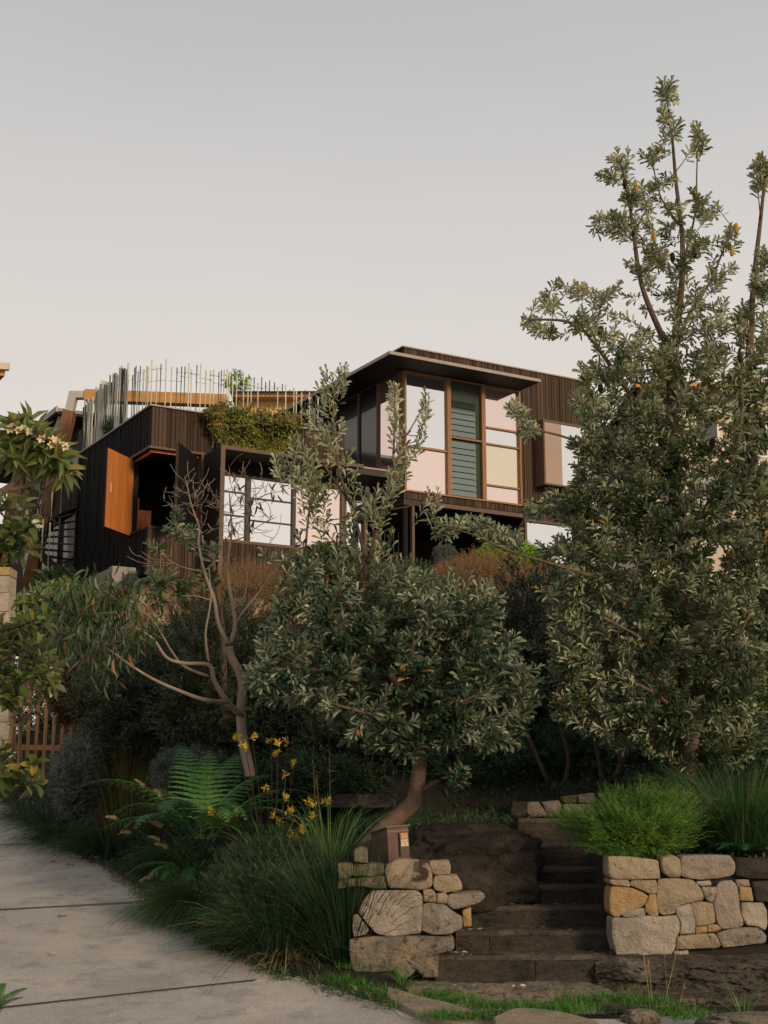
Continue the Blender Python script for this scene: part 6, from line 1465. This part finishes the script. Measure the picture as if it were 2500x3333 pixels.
for i, (u, v, n, L, lab) in enumerate(((1830,3270,26,.26,'fresh upright grass tuft in the weeds below the steps'), (1310,3205,30,.16,'small grass tuft on the rock under the pier'), (2420,3310,18,.36,'thin grass tuft on the dark bedrock at right'), (2050,3260,20,.2,'short grass tuft beside the tall dry stems'))):
    clump('grass_tuft', lab, Vector(gp(u, v, -0.04)) if i != 1 else at(u, v, 11.75), n, L, 0.007, .45, .4, 'grass_bright', r=.05)
# tall dry grass stems before the right wall
ds = thing('dry_grass', Vector(gp(2125, 3320, -0.1)), 'few tall dry straw stems in front of the right wall', 'grass')
for k, (p, q) in enumerate((((2125,3320),(2065,2900)),((2150,3320),(2228,2990)),((2128,3310),(2110,3120)),((2180,3320),(2160,3080)),((2130,3320),(2050,3230)),((2200,3320),(2230,3200)))):
    a, b = np.array(at(*p, 11.2)), np.array(at(*q, 11.25)); nm = NM(); n = 14 if k in (2, 3, 5) else 5
    tube(nm, [tuple(a + (b - a) * f) for f in (0, .3, .6, 1)], [0.0028, .0025, .002, .0012], 4)
    f = 0.7 + 0.3 * rng.random(n); leaves(nm, TPL_NEEDLE, a + (b - a) * f[:, None], nrm(b - a) + rng.normal(0, .4, (n, 3)), rand_unit(n), 0.05, 0.004)
    nm.build('stem', 'dry_stem', ds)
for k, (u, v, uu) in enumerate(((1130,3000,1125),(1150,3000,1160))): pass
tg = thing('flowering_grass', at(1075, 2900, 12.7), 'thin green grass stalks with nodding seed branches before the dark bushes', 'grass')
for (p, q, s) in (((1078,2860),(1072,2440),1),((1035,2800),(1018,2470),1),((1058,2840),(1030,2520),-1)):
    a, b = np.array(at(*p, 12.7)), np.array(at(*q, 12.8)); nm = NM(); tube(nm, [tuple(a + (b - a) * f) for f in (0, .25, .5, .75, 1)], [.004, .0035, .003, .0022, .0015], 4)
    n = 26; f = 0.72 + .28 * rng.random(n); leaves(nm, TPL_NEEDLE, a + (b - a) * f[:, None], rng.normal(0, .5, (n, 3)) + np.array([.4 * s, 0, .25]), rand_unit(n), 0.09 * rng.random(n) + .02, 0.0035); nm.build('stalk', 'reed', tg)

ED = [(edge_x(y) + 0.03, y, .06, .10, drive_z(y) - 0.02) for y in np.linspace(11.2, 23, 60)]
cover('grass', 'ragged dark grass fringe along the planted edge of the drive', ED, 5200, 0.15, 0.007, 'grass_dark', spread=.75, droop=.9)
cover('grass', 'dry straw scattered in the fringe along the drive', ED[:40], 420, 0.13, 0.005, 'dry_stem', spread=1.0, droop=.9)
# ------------------------------------------------------------------ kangaroo paws
kp = thing('kangaroo_paw', at(900, 2800, 13.5), 'kangaroo paw with clusters of yellow claw flowers on thin dark stems', 'flower')
KP = [(770,2405),(795,2425),(820,2400),(880,2412),(905,2422),(935,2415),(900,2455),(955,2485),(930,2520),(865,2560),(690,2640),(705,2655),(760,2650),(740,2665),(890,2660),(905,2680),(940,2640),(945,2720),(965,2735),(985,2705),(1005,2610),(1020,2625),(1060,2610),(1015,2660),(925,2600),(800,2440)]
for i, (u, v) in enumerate(KP):
    Y = 13.4 + rnd.uniform(-.3, .3); h = np.array(at(u, v, Y)); g = np.array(at(880 + (u - 880) * 0.35, 2810, 13.5))
    nm = NM(); mid = (h + g) / 2 + np.array([0.03, 0, 0.05]); tube(nm, [tuple((1 - f) ** 2 * g + 2 * f * (1 - f) * mid + f * f * h) for f in np.linspace(0, 1, 6)], 0.0028, 4); nm.build('stalk', 'bark_dark', kp)
    n = 16; d0 = nrm(rng.normal(0, .6, 3) + np.array([0, -.2, .7])); f = rng.random(n)
    nm = NM(); leaves(nm, TPL_LANCE, h + d0 * (0.05 * (f - .5))[:, None] + rng.normal(0, .006, (n, 3)), d0 + rng.normal(0, .7, (n, 3)), rand_unit(n), 0.055, 0.018); tag(nm.build('flower_head', 'paw_flower', kp))
clump('strap_leaves', 'x', at(900, 2810, 13.5), 200, 0.55, 0.013, 0.4, 0.4, 'grass', r=0.25, parent=kp)

# low leafy ground cover over the bank
n = 46000; gx = rng.uniform(-6.5, 7.0, n); gy = 12.6 + 14 * rng.random(n) ** 1.3
keep = np.array([x - edge_x(y) > 0.25 and not (0.25 < x < 2.15 and y < 14.8) and noise.noise((x * 0.9, y * 0.9, 7)) > -0.35 for x, y in zip(gx, gy)])
gx, gy = gx[keep], gy[keep]; n = len(gx)
P = np.stack([gx, gy, np.array([gz(x, y) for x, y in zip(gx, gy)]) + 0.02 + 0.14 * rng.random(n) * np.array([max(0, .5 + noise.noise((x * 1.5, y * 1.5, 2))) for x, y in zip(gx, gy)])], 1)
nm = NM(); leaves(nm, TPL_CHIP, P, rand_unit(n) * np.array([1, 1, .5]) + np.array([0, -.2, .3]), np.array([0, -.3, 1.0]) + rng.normal(0, .4, (n, 3)), 0.05 + 0.05 * rng.random(n), 0.03)
tag(nm.build('ground_cover', 'deep_shrub'), 'dark green low ground cover on the garden bank', 'ground cover', kind='stuff')
# ------------------------------------------------------------------ litter
def litter(label, spots, n, m, L=0.07, W=0.03, name='leaf_litter'):
    P, = [np.array([(s[0] + rnd.gauss(0, s[3]), s[1] + rnd.gauss(0, s[4]), s[2] + rnd.random() * 0.012) for s in [spots[rnd.randrange(len(spots))] for _ in range(n)]])]
    a = rng.random(n) * 6.283; D = np.stack([np.cos(a), np.sin(a), rng.normal(0.05, .2, n)], 1); nm = NM()
    leaves(nm, TPL_OVAL, P, D, np.array([0, 0, 1.0]) + rng.normal(0, .35, (n, 3)), L * (.5 + rng.random(n)), W); return tag(nm.build(name, m), label, 'leaves', kind='stuff')
q1, q2 = drv(285, 2782), drv(150, 2735)
litter('heap of brown dead leaves where the drive bends', [(q1.x, q1.y, q1.z + .01, .10, .16), (q2.x, q2.y, q2.z + .01, .10, .12)], 220, 'litter')
litter('brown leaves scattered on the steps and bedrock', [(x0 + (x1 - x0) * f, Y + .05, z + .012, .12, .07) for (Y, z, x0, x1) in step_z[:4] for f in (.05, .3, .6, .9)] + [(1.0, 11.9, -.02, .5, .1)], 130, 'litter', 0.045, 0.016)
litter('pale shed leaves on the step edges', [(x0 + .12, Y + .1, z + .012, .12, .04) for (Y, z, x0, x1) in step_z[:3]] + [(0.9, 11.95, 0.0, .25, .05)], 46, 'litter_pale', 0.045, 0.014)
litter('brown leaf crumbs swept along the edge of the drive', [(x - .08, y, z + .025, .09, .1) for x, y, _, _, z in ED], 420, 'litter', 0.04, 0.018)
q3 = drv(310, 2790)
for i, (u, v, m, L, lab) in enumerate(((222,2758,'grey_shrub',.075,'clump of grey-green fallen leaves on the drive edge'), (300,2795,'litter_pale',.06,'pale dead leaves beside the brown leaf heap'))):
    p = drv(u, v); litter(lab, [(p.x, p.y, p.z + .02, .09, .09)], 34, m, L, .04)
for i, (u, v, m, lab) in enumerate(((172,3110,'litter_pale','small white fallen leaf lying on the concrete drive'), (178,2808,'litter','dark curled leaf on the drive near the leaf heap, farther left'), (228,2818,'litter','dark curled leaf on the drive near the leaf heap, nearer the grass'), (202,2986,'litter','single dark leaf in the middle of the drive'), (85,2708,'litter','dark leaf high on the drive'))):
    p = drv(u, v); nm = NM(); n = 4; a = rng.random(n) * 6.28
    leaves(nm, TPL_OVAL, np.array([(p.x, p.y, p.z + .006)] * n), np.stack([np.cos(a), np.sin(a), .2 + .3 * rng.random(n)], 1), np.array([[0, 0, 1.0]] * n), .055, .022); tag(nm.build('fallen_leaf', m), lab, 'leaf', 'single leaves on the drive')
